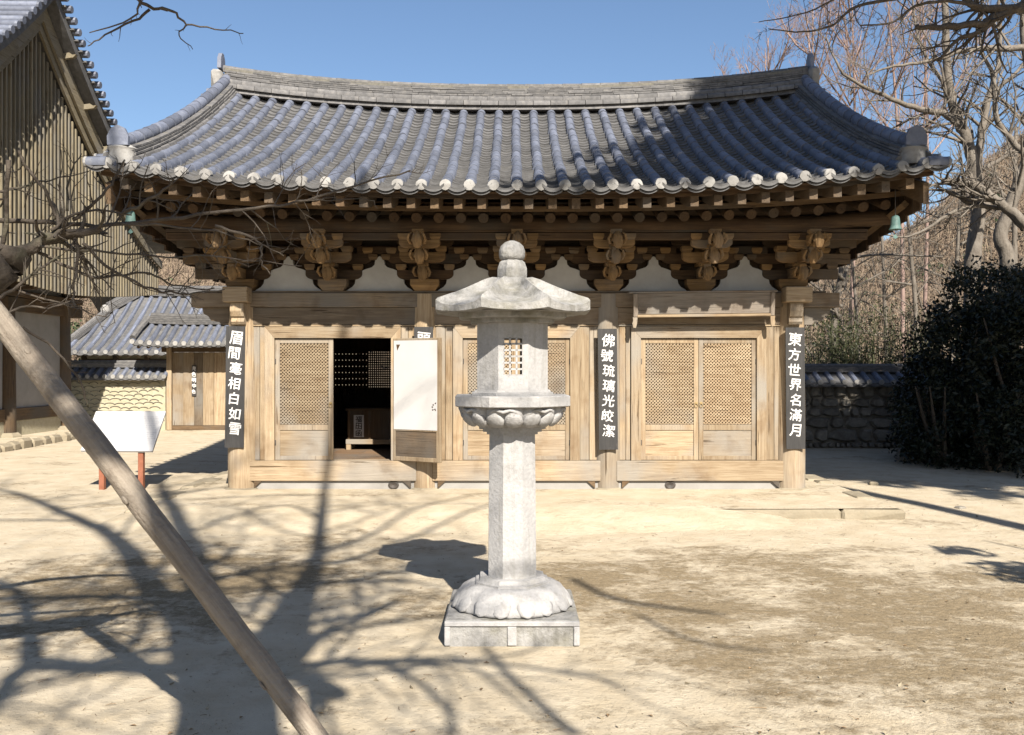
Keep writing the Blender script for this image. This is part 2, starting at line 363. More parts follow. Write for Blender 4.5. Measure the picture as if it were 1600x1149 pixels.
# ---------------------------------------------------------------- ground
def ground_material():
    m = bpy.data.materials.new('sandy_yard'); m.use_nodes = True
    nt = m.node_tree; L = nt.links.new; bs = nt.nodes['Principled BSDF']
    def nd(t): return nt.nodes.new(t)
    tc = nd('ShaderNodeTexCoord')
    def nz(scale, detail=8, rough=.6, vec=None, dist=0.0):
        n = nd('ShaderNodeTexNoise'); n.inputs['Scale'].default_value = scale; n.inputs['Detail'].default_value = detail
        n.inputs['Roughness'].default_value = rough; n.inputs['Distortion'].default_value = dist
        L((vec or tc.outputs['Object']), n.inputs['Vector']); return n.outputs['Fac']
    def mr(v, a, b, c=0, d=1):
        n = nd('ShaderNodeMapRange'); n.inputs['From Min'].default_value = a; n.inputs['From Max'].default_value = b
        n.inputs['To Min'].default_value = c; n.inputs['To Max'].default_value = d; L(v, n.inputs['Value']); return n.outputs[0]
    def mix(f, a, b):
        n = nd('ShaderNodeMix'); n.data_type = 'RGBA'
        if hasattr(f, 'links'): L(f, n.inputs['Factor'])
        else: n.inputs['Factor'].default_value = f
        for i, s in ((6, a), (7, b)):
            if hasattr(s, 'links'): L(s, n.inputs[i])
            else: n.inputs[i].default_value = (*s, 1)
        return n.outputs[2]
    def mth(op, a, b):
        n = nd('ShaderNodeMath'); n.operation = op
        for i, s in ((0, a), (1, b)):
            if hasattr(s, 'links'): L(s, n.inputs[i])
            else: n.inputs[i].default_value = s
        return n.outputs[0]
    base = mix(mr(nz(3.0), .35, .65), (.372, .310, .220), (.436, .376, .284))
    # worn, mossy dark soil in ragged patches: broad where few people walk, none on the trodden strip by the hall
    sep = nd('ShaderNodeSeparateXYZ'); L(tc.outputs['Object'], sep.inputs[0])
    dx = mth('DIVIDE', mth('SUBTRACT', sep.outputs['X'], 1.7), 3.0)
    dy = mth('DIVIDE', mth('SUBTRACT', sep.outputs['Y'], 6.4), 2.5)
    d1 = mth('SQRT', mth('ADD', mth('MULTIPLY', dx, dx), mth('MULTIPLY', dy, dy)), 0)
    dx2 = mth('DIVIDE', mth('SUBTRACT', sep.outputs['X'], -2.6), 2.3)
    dy2 = mth('DIVIDE', mth('SUBTRACT', sep.outputs['Y'], 7.4), 1.9)
    d2 = mth('SQRT', mth('ADD', mth('MULTIPLY', dx2, dx2), mth('MULTIPLY', dy2, dy2)), 0)
    dd = mth('MINIMUM', d1, mth('ADD', d2, .12))
    region = mr(dd, .35, 1.25, .115, -.10)
    lan_x = mth('SUBTRACT', sep.outputs['X'], 0.0); lan_y = mth('SUBTRACT', sep.outputs['Y'], 5.6)
    dl = mth('SQRT', mth('ADD', mth('MULTIPLY', lan_x, lan_x), mth('MULTIPLY', lan_y, lan_y)), 0)
    region = mth('SUBTRACT', region, mr(dl, .55, 1.5, .16, 0))
    mp = nd('ShaderNodeMapping'); mp.inputs['Scale'].default_value = (1.0, 1.25, 1); L(tc.outputs['Object'], mp.inputs['Vector'])
    n1 = nz(.85, 12, .72, mp.outputs[0], .3)
    n2 = nz(9.0, 10, .8)
    pv = mth('ADD', mth('ADD', n1, mth('MULTIPLY', mth('SUBTRACT', n2, .5), .62)), region)
    patch = mr(pv, .47, .61)
    soil = mix(mr(nz(22, 6, .7), .35, .65), (.125, .094, .054), (.225, .172, .104))
    col = mix(mth('MULTIPLY', patch, .92), base, soil)
    speck = mr(nz(95, 3, .6), .60, .70)
    col = mix(mth('MULTIPLY', speck, mr(patch, 0, 1, .25, .55)), col, (.46, .40, .30))
    dark = mr(nz(60, 4, .6), .66, .74)
    col = mix(mth('MULTIPLY', dark, .55), col, (.09, .07, .045))
    L(col, bs.inputs['Base Color'])
    bs.inputs['Roughness'].default_value = .95; bs.inputs['Specular IOR Level'].default_value = .15
    hgt = mth('ADD', mth('ADD', mth('MULTIPLY', nz(70, 6, .75), .55), mth('MULTIPLY', nz(18, 8, .7), .8)), mth('MULTIPLY', nz(5, 8, .65), 1.6))
    hgt = mth('ADD', hgt, mth('MULTIPLY', patch, .25))
    bp = nd('ShaderNodeBump'); bp.inputs['Strength'].default_value = .7; bp.inputs['Distance'].default_value = .025
    L(hgt, bp.inputs['Height']); L(bp.outputs[0], bs.inputs['Normal'])
    return m
M['ground'] = ground_material()

def hill_h(x, y):
    a = x / max(y, 1.0)
    ks = [(-2, 395), (-.8, 395), (-.46, 412), (-.33, 425), (0, 415), (.30, 415), (.40, 420), (.448, 378), (.5, 305), (.56, 245), (.8, 170), (2, 160)]
    for (a0, y0), (a1, y1) in zip(ks, ks[1:]):
        if a0 <= a <= a1: yp = y0 + (y1 - y0) * (a - a0) / (a1 - a0); break
    else: yp = 390
    crest = CZ + (574.5 - yp) * 115 / F
    t = min(max((y - 33) / 80, 0), 1)
    return crest * (t * t * (3 - 2 * t) * .75 + t * .25)

def build_ground():
    xs = [-400, -250, -150, -90, -60, -40, -28] + [-20 + .4 * i for i in range(101)] + [28, 40, 60, 90, 150, 250, 400]
    ys = [-120, -60, -30, -15, -8, -4, 0, 2] + [3 + .25 * i for i in range(90)] + [27, 30, 34, 40, 60, 100, 200, 600, 1500]
    mb = MB(); nx = len(xs)
    for y in ys:
        for x in xs:
            z = 0.0
            if abs(x) < 21 and 1 < y < 29:
                z = .022 * noise.noise(Vector((x * .5, y * .5, 1.7))) + .008 * noise.noise(Vector((x * 2.1, y * 2.1, 4.2)))
            mb.v.append((x, y, z))
    for j in range(len(ys) - 1):
        for i in range(nx - 1):
            a = j * nx + i
            mb.f.append((a, a + 1, a + 1 + nx, a + nx))
    struct(mb.build('ground', M['ground'], smooth='all'))
    # loose grit
    rng = random.Random(3); mb = MB()
    for i in range(5200):
        D = 4.2 + 9 * rng.random() ** 1.6
        x = (rng.random() * 1.2 - .6) * D
        if abs(x) < .5 and abs(D - 6.08) < .5: continue
        if D > 10.2 and -4.3 < x < 4.4: continue
        r = rng.uniform(.003, .008) * (2.6 if rng.random() < .05 else 1)
        q = [Vector((rng.gauss(0, 1), rng.gauss(0, 1), rng.gauss(0, .6))).normalized() * r for _ in range(4)]
        z = .022 * noise.noise(Vector((x * .5, D * .5, 1.7))) + .008 * noise.noise(Vector((x * 2.1, D * 2.1, 4.2)))
        c = Vector((x, D, z + r * .3))
        mb.add([c + v for v in q], [(0, 1, 2), (0, 2, 3), (0, 3, 1), (1, 3, 2)])
    tag(mb.build('grit', M['kerb'], fix=True), 'loose pale grit strewn over the sandy yard', 'gravel', kind='stuff')
    # dead leaves and snapped twigs
    mb = MB(); rng = random.Random(14)
    for i in range(420):
        D = 4.3 + 13 * rng.random() ** 1.3; x = (rng.random() * 1.16 - .58) * D
        if (abs(x) < .5 and abs(D - 6.08) < .5) or (D > 10.2 and -4.3 < x < 4.4): continue
        z = .022 * noise.noise(Vector((x * .5, D * .5, 1.7))) + .008 * noise.noise(Vector((x * 2.1, D * 2.1, 4.2))) + .006
        c = Vector((x, D, z)); a = Vector((rng.gauss(0, 1), rng.gauss(0, 1), 0)).normalized()
        if rng.random() < .45:
            l = rng.uniform(.02, .09); mb.tube([c, c + a * l * .5 + Vector((rng.gauss(0, .004), rng.gauss(0, .004), .003)), c + a * l], [.0018, .0015, .001], 3)
        else:
            l = rng.uniform(.008, .02); b = Vector((-a.y, a.x, 0)) * l * .5
            mb.add([c - a * l, c + b + Vector((0, 0, .006)), c + a * l, c - b + Vector((0, 0, .004))], [(0, 1, 2), (0, 2, 3)])
    tag(mb.build('leaf_litter', M['dead_leaf']), 'scattered dead leaves and snapped twigs on the yard', 'leaf litter', kind='stuff')
    # hill
    mb = MB(); xs = [-220 + 4 * i for i in range(111)]; ys = [32 + 4 * j for j in range(32)]
    for y in ys:
        for x in xs:
            z = hill_h(x, y)
            z += (noise.noise(Vector((x * .05, y * .05, 0))) * 1.5 + noise.noise(Vector((x * .2, y * .2, 3))) * .5) * min(z / 4, 1)
            mb.v.append((x, y, z - .3))
    nx = len(xs)
    for j in range(len(ys) - 1):
        for i in range(nx - 1):
            a = j * nx + i; mb.f.append((a, a + 1, a + 1 + nx, a + nx))
    struct(mb.build('hill', M['litter'], smooth='all'))
build_ground()

# ---------------------------------------------------------------- the yaksa hall
XC = .058
ROW = .2673
COLX = [-3.53, -1.14, 1.255, 3.65]
YC = 12.2
hall = thing('temple_hall', 'three-bay timber temple hall with grey tiled gable roof behind the stone lantern', 'temple hall', (XC, 14.5, .12))

def dE(x):
    q = min(abs(x - XC) / 4.85, 1.05); return .27 * q ** 2.6
def dR(x):
    q = min(abs(x - XC) / 4.6, 1.08); return .30 * q ** 2.3
YR, ZR, ZE = 14.5, 5.70, 3.70
def eaveY(x):
    q = min(abs(x - XC) / 4.85, 1.05); return 10.4 - .10 * q ** 3
def roofpt(x, u, h=0.0):
    ye = eaveY(x); ze = ZE + dE(x); zr = ZR + dR(x)
    y = ye + (YR - ye) * u
    z = ze + (zr - ze) * (.70 * u + .30 * u * u)
    ty = (YR - ye); tz = (zr - ze) * (.70 + .60 * u)
    l = math.hypot(ty, tz)
    return Vector((x, y - tz / l * h, z + ty / l * h))
def roofmat(x, u, h=0.0):
    """frame on the roof: local y up the slope, z along the normal"""
    p = roofpt(x, u, h); q = roofpt(x, u + .01, h) - roofpt(x, u - .01, h)
    yv = q.normalized(); xv = Vector((1, 0, 0)); zv = xv.cross(yv).normalized()
    return Matrix.Translation(p) @ Matrix((xv, yv, zv)).transposed().to_4x4()

def cover_tile_mb(L=.315, r0=.068, r1=.058, n=7):
    mb = MB()
    vs_ = []; fs_ = []
    for (y, r) in ((-L / 2, r0), (L / 2, r1)):
        for j in range(n):
            a = math.pi * (-.10 + 1.20 * j / (n - 1))
            vs_.append((r * math.cos(a), y, r * math.sin(a) * 1.05))
    for j in range(n - 1): fs_.append((j, j + 1, n + j + 1, n + j))
    fs_.append(tuple(range(n))[::-1])
    return mb.add(vs_, fs_)

def build_roof():
    xs = [XC + (i - 24) / 24 * 4.68 for i in range(49)]
    us = [i / 10 for i in range(11)]
    mb = MB(); K = len(us)
    # closed deck: upper skin, lower skin, front slope and mirrored back slope
    prof = []
    def P(x, u, h, back):
        p = roofpt(x, u, h)
        if back: p.y = 2 * YR - p.y
        return p
    for x in xs:
        ring = [P(x, u, -.03, False) for u in us] + [P(x, u, -.03, True) for u in us[::-1][1:]]
        ring += [P(x, u, -.055 - .19 * min(u * 2.5, 1), True) for u in us] + [P(x, u, -.055 - .19 * min(u * 2.5, 1), False) for u in us[::-1][1:]]
        prof.append(ring)
    n = len(prof[0])
    for r in prof: mb.v.extend(tuple(p) for p in r)
    for i in range(len(prof) - 1):
        for j in range(n):
            j2 = (j + 1) % n
            mb.f.append((i * n + j, i * n + j2, (i + 1) * n + j2, (i + 1) * n + j))
    mb.f.append(tuple(range(n))); mb.f.append(tuple((len(prof) - 1) * n + j for j in range(n))[::-1])
    roof = mb.build('roof', W['dx'], hall, smooth=30, fix=True)
    # pan tiles (concave courses between the cover rows)
    mb = MB(); rng = random.Random(5); NC = 33; na = 6
    for i in range(-1, 35):
        x0 = XC + (i - 17) * ROW; x1 = x0 + ROW
        if i in (-1,): x0 += .10
        if i == 34: x1 -= .10
        for k in range(NC):
            u0 = (k) / NC - .012 + rng.uniform(-.002, .002); u1 = (k + 1.25) / NC
            hj = rng.uniform(-.004, .004)
            top0 = []; top1 = []; lip = []
            for a in range(na + 1):
                s = a / na; x = x0 + .012 + (x1 - x0 - .024) * s
                c = (2 * s - 1) ** 2 * .055 - .018
                top0.append(roofpt(x, u0, c + .034 + hj)); top1.append(roofpt(x, u1, c - .002)); lip.append(roofpt(x, u0, c + .002 + hj))
            vs_ = top0 + top1 + lip
            m = na + 1
            fs_ = [(a, a + 1, m + a + 1, m + a) for a in range(na)] + [(2 * m + a, 2 * m + a + 1, a + 1, a) for a in range(na)]
            mb.add(vs_, fs_)
    o = mb.build('pan_tiles', M['pan'], roof, smooth=30); o['kind'] = 'stuff'
    # drooping double pan tile at the eave, one per channel
    for i in range(-1, 35):
        x0 = XC + (i - 17) * ROW; x1 = x0 + ROW
        mb = MB()
        for (dy, th, hh, back) in ((-.055, .026, -.012, .12), (-.03, .024, -.042, .12)):
            T = []; 
            for a in range(9):
                s = a / 8; x = x0 + .006 + (x1 - x0 - .012) * s
                c = (2 * s - 1) ** 2 * .058 - .020 + hh
                p = roofpt(x, 0, 0)
                T.append((x, p.y + dy, p.z + c + .012))
            m = 9
            vs_ = [Vector(t) for t in T] + [Vector((t[0], t[1], t[2] - th)) for t in T] + [Vector((t[0], t[1] + back, t[2] + back * .3)) for t in T] + [Vector((t[0], t[1] + back, t[2] - th + back * .3)) for t in T]
            fs_ = []
            for a in range(8):
                fs_ += [(m + a, m + a + 1, a + 1, a), (a, a + 1, 2 * m + a + 1, 2 * m + a), (m + a + 1, m + a, 3 * m + a, 3 * m + a + 1)]
            mb.add(vs_, fs_)
        mb.build('eave_pan_tile', M['pan'], roof, smooth=30)
    # cover tiles
    NT = 15
    me = cover_tile_mb().mesh('cover_tile', M['cover'], smooth=50)
    rest = MB(); cnt = 0; rng = random.Random(8)
    base = cover_tile_mb()
    for k in range(NT):
        for i in range(35):
            x = XC + (i - 17) * ROW
            u = (k + .5) / NT
            mw = roofmat(x + rng.uniform(-.007, .007), u + rng.uniform(-.003, .003), .030 + rng.uniform(-.004, .004)) @ Matrix.Rotation(rng.uniform(-.03, .03), 4, 'Z')
            if 1 <= i <= 33 and k < 9:
                put('cover_tile', me, roof, mw); cnt += 1
            else:
                rest.add([mw @ Vector(v) for v in base.v], base.f)
    o = rest.build('cover_tiles', M['cover'], roof, smooth=50); o['kind'] = 'stuff'
    # lime plugs closing the cover rows at the eave
    for i in range(35):
        x = XC + (i - 17) * ROW; rg = random.Random(100 + i)
        mb = MB(); n = 12; p = roofpt(x, 0, .03)
        ring = []; ring2 = []
        for j in range(n):
            a = 2 * math.pi * j / n
            r = (.066 if math.sin(a) > -.2 else .058) * rg.uniform(.93, 1.04)
            ring.append(p + Vector((r * math.cos(a), -.045 + rg.uniform(-.008, .008), r * math.sin(a) + .004)))
            ring2.append(p + Vector((.98 * r * math.cos(a), .05, r * math.sin(a) + .02)))
        c = p + Vector((0, -.062, .004))
        vs_ = ring + ring2 + [c]
        fs_ = [(j, (j + 1) % n, n + (j + 1) % n, n + j) for j in range(n)] + [((j + 1) % n, j, 2 * n) for j in range(n)]
        mb.add(vs_, fs_); mb.build('eave_plug', M['mortar'], roof, smooth=50, fix=True)
    # ------- main ridge
    def rz(x): return ZR + dR(x) + .02
    rng = random.Random(12)
    mb = MB()
    for i in range(60):
        xa = XC - 4.55 + 9.1 * i / 60; xb = xa + 9.1 / 60
        for (x,) in ((xa,),): pass
        vs_ = []
        for x in (xa, xb):
            vs_ += [(x, YR - .25, rz(x) - .06), (x, YR + .25, rz(x) - .06), (x, YR + .19, rz(x) + .10), (x, YR - .19, rz(x) + .10)]
        mb.add(vs_, [(0, 1, 5, 4), (1, 2, 6, 5), (2, 3, 7, 6), (3, 0, 4, 7), (0, 3, 2, 1), (4, 5, 6, 7)])
    mb.build('ridge_core', M['ridge'], roof)
    def halfround(name, x0, x1, yc, zf, r, squash=1.0):
        mb = MB(); n = 7; vs_ = []
        for (x, rr) in ((x0, r), (x1, r * .93)):
            for j in range(n):
                a = math.pi * (1.15 - 1.3 * j / (n - 1))
                vs_.append((x, yc + rr * math.cos(a), zf(x) + rr * math.sin(a) * squash))
        mb.add(vs_, [(j, j + 1, n + j + 1, n + j) for j in range(n - 1)] + [tuple(range(n)), tuple(range(n, 2 * n))[::-1]])
        mb.build(name, M['ridge'], roof, smooth=40, fix=True)
    for i in range(34):
        xm = XC + (i - 16.5) * ROW
        halfround('ridge_plug', xm - ROW / 2 + .004, xm + ROW / 2 - .004, YR - .225, lambda x: rz(x) + .030 - .02 * (1 - ((x - xm) / (ROW / 2)) ** 2), .060, 1.0)
    N = 31
    for i in range(N):
        x0 = XC - 4.5 + 9.0 * i / N; x1 = x0 + 9.0 / N - .004
        halfround('ridge_cover_tile', x0, x1, YR - .185, lambda x: rz(x) + .105, .062)
    for cz in range(5):
        x = XC - 4.52 - rng.uniform(0, .2); z0 = .165 + .033 * cz
        while x < XC + 4.52:
            l = rng.uniform(.24, .36); xa = max(x, XC - 4.52); xb = min(x + l - .006, XC + 4.52)
            if xb - xa > .05:
                mb = MB(); d = .205 - .012 * cz + rng.uniform(-.008, .008); dz = rng.uniform(-.003, .003)
                vs_ = []
                for xx in (xa, xb):
                    zz = rz(xx) + z0 + dz
                    vs_ += [(xx, YR - d, zz), (xx, YR + d, zz), (xx, YR + d, zz + .025), (xx, YR - d, zz + .025)]
                mb.add(vs_, [(0, 1, 5, 4), (1, 2, 6, 5), (2, 3, 7, 6), (3, 0, 4, 7), (0, 3, 2, 1), (4, 5, 6, 7)])
                mb.build('ridge_flat_tile', M['ridge'], roof, fix=True)
            x += l
    mb = MB()
    for i in range(40):
        xa = XC - 4.5 + 9.0 * i / 40; xb = xa + 9.0 / 40; vs_ = []
        for x in (xa, xb):
            vs_ += [(x, YR - .165, rz(x) + .08), (x, YR + .165, rz(x) + .08), (x, YR + .155, rz(x) + .335), (x, YR - .155, rz(x) + .335)]
        mb.add(vs_, [(0, 1, 5, 4), (1, 2, 6, 5), (2, 3, 7, 6), (3, 0, 4, 7), (0, 3, 2, 1), (4, 5, 6, 7)])
    mb.build('ridge_bedding', M['tile_edge'], roof)
    for i in range(N):
        x0 = XC - 4.55 + 9.1 * i / N; x1 = x0 + 9.1 / N - .004
        halfround('ridge_cap_tile', x0, x1, YR, lambda x: rz(x) + .335, .085, .9)
    # ridge-end upright tiles and lime
    for s in (-1, 1):
        x = XC + s * 4.60; z = rz(x)
        mb = MB()
        mb.prism([(YR - .12, z + .33), (YR + .12, z + .33), (YR + .10, z + .50), (YR + .04, z + .58), (YR - .04, z + .58), (YR - .10, z + .50)], 'x', x - .03, x + .03)
        mb.build('ridge_end_tile', M['cover'], roof, fix=True)
        mb = MB(); mb.box(x - .10, x + .07, YR - .27, YR + .25, z - .02, z + .30, .05)
        mb.v = [(v[0] + .05 * noise.noise(Vector(v) * 6), v[1] + .04 * noise.noise(Vector(v) * 7), v[2] + .04 * noise.noise(Vector(v) * 5)) for v in mb.v]
        mb.build('ridge_end_mortar', M['mortar'], roof, smooth=50, fix=True)
    # ------- descending ridges on both verges
    for s in (-1, 1):
        x = XC + s * 4.47
        NS = 16
        def V(u, dx, h): return roofpt(x + dx, u, 0) + Vector((0, 0, h))
        mb = MB()
        for i in range(24):
            ua = .035 + .955 * i / 24; ub = .035 + .955 * (i + 1) / 24; vs_ = []
            for u in (ua, ub):
                vs_ += [V(u, -.15, -.03), V(u, .15, -.03), V(u, .13, .24), V(u, -.13, .24)]
            mb.add(vs_, [(0, 1, 5, 4), (1, 2, 6, 5), (2, 3, 7, 6), (3, 0, 4, 7), (0, 3, 2, 1), (4, 5, 6, 7)])
        mb.build('verge_ridge_core', M['tile_edge'], roof, fix=True)
        for lay, (h0, w, r) in enumerate(((.085, .15, .055),)):
            for sd in (-1, 1):
                for i in range(NS):
                    ua = .035 + .955 * i / NS; ub = .035 + .955 * (i + 1) / NS - .002
                    mb = MB(); mb.tube([V(ua, sd * w, h0), V(ub, sd * w, h0)], [r, r * .92], 8)
                    mb.build('verge_ridge_tile', M['ridge'], roof, smooth=40)
        for lay in range(3):
            u = .035
            while u < .985:
                l = rng.uniform(.055, .085); ub = min(u + l - .0015, .99); w = .165 - .012 * lay + rng.uniform(-.006, .006); h0 = .15 + .033 * lay
                mb = MB(); vs_ = []
                for uu in (u, ub):
                    vs_ += [V(uu, -w, h0), V(uu, w, h0), V(uu, w, h0 + .024), V(uu, -w, h0 + .024)]
                mb.add(vs_, [(0, 1, 5, 4), (1, 2, 6, 5), (2, 3, 7, 6), (3, 0, 4, 7), (0, 3, 2, 1), (4, 5, 6, 7)])
                mb.build('verge_flat_tile', M['ridge'], roof, fix=True); u += l
        for i in range(NS):
            ua = .03 + .965 * i / NS; ub = .03 + .965 * (i + 1) / NS - .002
            mb = MB(); mb.tube([V(ua, 0, .265), V(ub, 0, .265)], [.085, .078], 10)
            mb.build('verge_cap_tile', M['cover'], roof, smooth=40)
        # shield tile and mortar at the foot of the verge ridge
        p = V(.03, 0, 0)
        mb = MB()
        mb.prism([(p.x - .115, p.z + .23), (p.x + .115, p.z + .23), (p.x + .12, p.z + .33), (p.x + .075, p.z + .42), (p.x, p.z + .455), (p.x - .075, p.z + .42), (p.x - .12, p.z + .33)], 'y', p.y - .07, p.y - .02)
        mb.build('shield_tile', M['cover'], roof, fix=True)
        mb = MB(); mb.lathe([(.02, -.10), (.13, -.09), (.155, 0), (.14, .06), (.16, .09), (.11, .13), (.02, .15)], 14, (p.x, p.y + .06, p.z + .12), fn=lambda a, r, z: r * (1 + .08 * math.sin(3 * a + z * 20)))
        mb.build('verge_foot_mortar', M['mortar'], roof, smooth=60, fix=True)
        # side verge tiles, pointing outward
        mev = cover_tile_mb(.22, .066, .06).mesh('side_verge_tile', M['cover'], smooth=50)
        for i in range(17):
            u = .0 + i / 16.5
            q = roofpt(XC + s * 4.66, u, .035)
            ang = math.atan2(roofpt(x, u + .01).z - roofpt(x, u - .01).z, roofpt(x, u + .01).y - roofpt(x, u - .01).y)
            mw = Matrix.Translation(q) @ Matrix.Rotation(ang, 4, 'X') @ Matrix.Rotation(s * math.pi / 2, 4, 'Z') @ Matrix.Rotation(math.pi, 4, 'Z')
            put('side_verge_tile', mev, roof, mw)
            mb = MB(); mb.lathe([(.055, 0), (.064, .03), (.05, .045)], 10, (0, 0, 0))
            R2 = Matrix.Translation(q + Vector((s * .10, 0, .005))) @ Matrix.Rotation(s * math.pi / 2, 4, 'Y')
            mb.v = [tuple(R2 @ Vector(v)) for v in mb.v]
            if i < 4: mb.build('verge_plug', M['mortar'], roof, fix=True)
    # eave board that the tiles sit on
    mb = MB()
    for i in range(48):
        xa, xb = xs[i], xs[i + 1]; vs_ = []
        for x in (xa, xb):
            p = roofpt(x, 0)
            vs_ += [(x, p.y + .12, p.z - .080), (x, p.y + .22, p.z - .075), (x, p.y + .22, p.z - .02), (x, p.y + .12, p.z - .035)]
        mb.add(vs_, [(0, 1, 5, 4), (1, 2, 6, 5), (2, 3, 7, 6), (3, 0, 4, 7), (0, 3, 2, 1), (4, 5, 6, 7)])
    mb.build('eave_board', W['dx'], hall, fix=True)
    return roof
roof = build_roof()

def build_eaves():
    def E(x): return dE(x)
    for i in range(36):
        x = XC + (i - 17.5) * ROW
        if abs(x - XC) > 4.6: continue
        z = E(x); y0 = eaveY(x) + .09
        # flying rafter: square, tapering to its end
        mb = MB(); 
        def sec(y, w, zb, h): return [(x - w, y, zb), (x + w, y, zb), (x + w, y, zb + h), (x - w, y, zb + h)]
        vs_ = sec(y0, .046, 3.495 + z, .118) + sec(y0 + .18, .058, 3.52 + z, .135) + sec(y0 + 1.1, .056, 3.80 + z * .8, .135)
        mb.add(vs_, [(0, 1, 2, 3)[::-1], (8, 9, 10, 11)] + [(a + o, (a + 1) % 4 + o, (a + 1) % 4 + 4 + o, a + 4 + o) for o in (0, 4) for a in range(4)])
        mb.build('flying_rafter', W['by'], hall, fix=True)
        # round rafter
        mb = MB(); mb.tube([(x, 11.10, 3.485 + z * .75), (x, 11.5, 3.65 + z * .7), (x, 12.6, 4.12 + z * .5)], [.062, .066, .068], 10)
        mb.build('round_rafter', W['dy'], hall, smooth=50)
    mb = MB(); n = 40
    for k in range(n):
        xa = XC - 4.62 + 9.24 * k / n; xb = xa + 9.24 / n; vs_ = []; vs2 = []
        for x in (xa, xb):
            z = E(x)
            vs_ += [(x, 11.06, 3.555 + z * .8), (x, 11.18, 3.585 + z * .8), (x, 11.18, 3.645 + z * .8), (x, 11.06, 3.62 + z * .8)]
        mb.add(vs_, [(0, 1, 5, 4), (1, 2, 6, 5), (2, 3, 7, 6), (3, 0, 4, 7), (0, 3, 2, 1), (4, 5, 6, 7)])
    mb.build('rafter_batten', W['bx'], hall, fix=True)
    mb = MB()
    for k in range(n):
        xa = XC - 4.62 + 9.24 * k / n; xb = xa + 9.24 / n; vs_ = []
        for x in (xa, xb):
            z = E(x)
            vs_ += [(x, 11.1, 3.655 + z * .8), (x, 12.7, 4.24 + z * .45), (x, 12.7, 4.26 + z * .45), (x, 11.1, 3.675 + z * .8)]
        mb.add(vs_, [(0, 1, 5, 4), (1, 2, 6, 5), (2, 3, 7, 6), (3, 0, 4, 7), (0, 3, 2, 1), (4, 5, 6, 7)])
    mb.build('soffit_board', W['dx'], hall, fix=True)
    # purlins that carry the rafters and reach out to the gable boards
    for (y, z, r) in ((11.42, 3.455, .095), (12.2, 3.80, .12), (14.5, 5.25, .13), (16.8, 3.80, .12), (17.6, 3.455, .095)):
        mb = MB(); mb.tube([(XC - 4.6, y, z + .10), (XC - 3.6, y, z), (XC + 3.6, y, z), (XC + 4.6, y, z + .10)], [r] * 4, 12)
        mb.build('purlin', W['dx'], hall, smooth=50)
    for (y, z0, z1, hw) in ((11.42, 3.36, 3.40, .06), (11.42, 3.27, 3.355, .045), (12.2, 3.42, 3.68, .06)):
        mb = MB(); mb.box(XC - 4.3, XC + 4.3, y - hw, y + hw, z0, z1, .006)
        mb.build('purlin_support', W['dx'], hall)
    # gable wind boards (vertical planks) and verge rafters
    for s in (-1, 1):
        for k in range(38):
            y0 = 10.72 + k * .20; ym = y0 + .1
            d = abs(ym - YR); t = d / 3.9
            x = XC + s * 4.66
            yy = ym if ym < YR else 2 * YR - ym
            u = (yy - eaveY(x)) / (YR - eaveY(x))
            zt = roofpt(x, min(max(u, 0), 1)).z - .18
            zb = 3.03 + .53 * max(0, t) ** 1.35 + (.03 if k % 2 else 0)
            if zt - zb < .05: continue
            mb = MB(); mb.box(x - .014 + .012 * (k % 2), x + .014 + .012 * (k % 2), y0 - .012, y0 + .205, zb, zt)
            mb.build('wind_board', W['dz'], hall)
        mb = MB(); pts = []
        for k in range(13):
            u = .03 + .94 * k / 12; p = roofpt(XC + s * 4.60, u); pts.append((p.x, p.y, p.z - .20))
        vs_ = []
        for p in pts: vs_ += [(p[0] - .03, p[1], p[2] - .24), (p[0] + .03, p[1], p[2] - .24), (p[0] + .03, p[1], p[2]), (p[0] - .03, p[1], p[2])]
        fs_ = [(a + 4 * o, (a + 1) % 4 + 4 * o, (a + 1) % 4 + 4 + 4 * o, a + 4 + 4 * o) for o in range(12) for a in range(4)] + [(0, 1, 2, 3), (48, 49, 50, 51)]
        mb.add(vs_, fs_); mb.build('verge_rafter', W['by'], hall, fix=True)
        # slanting rail on the inner side of the wind boards
        mb = MB(); mb.tube([(XC + s * 4.56, 10.9, 3.62), (XC + s * 4.56, 12.6, 3.36), (XC + s * 4.56, 14.4, 3.20)], .05, 4)
        mb.build('wind_board_rail', W['by'], hall)
build_eaves()

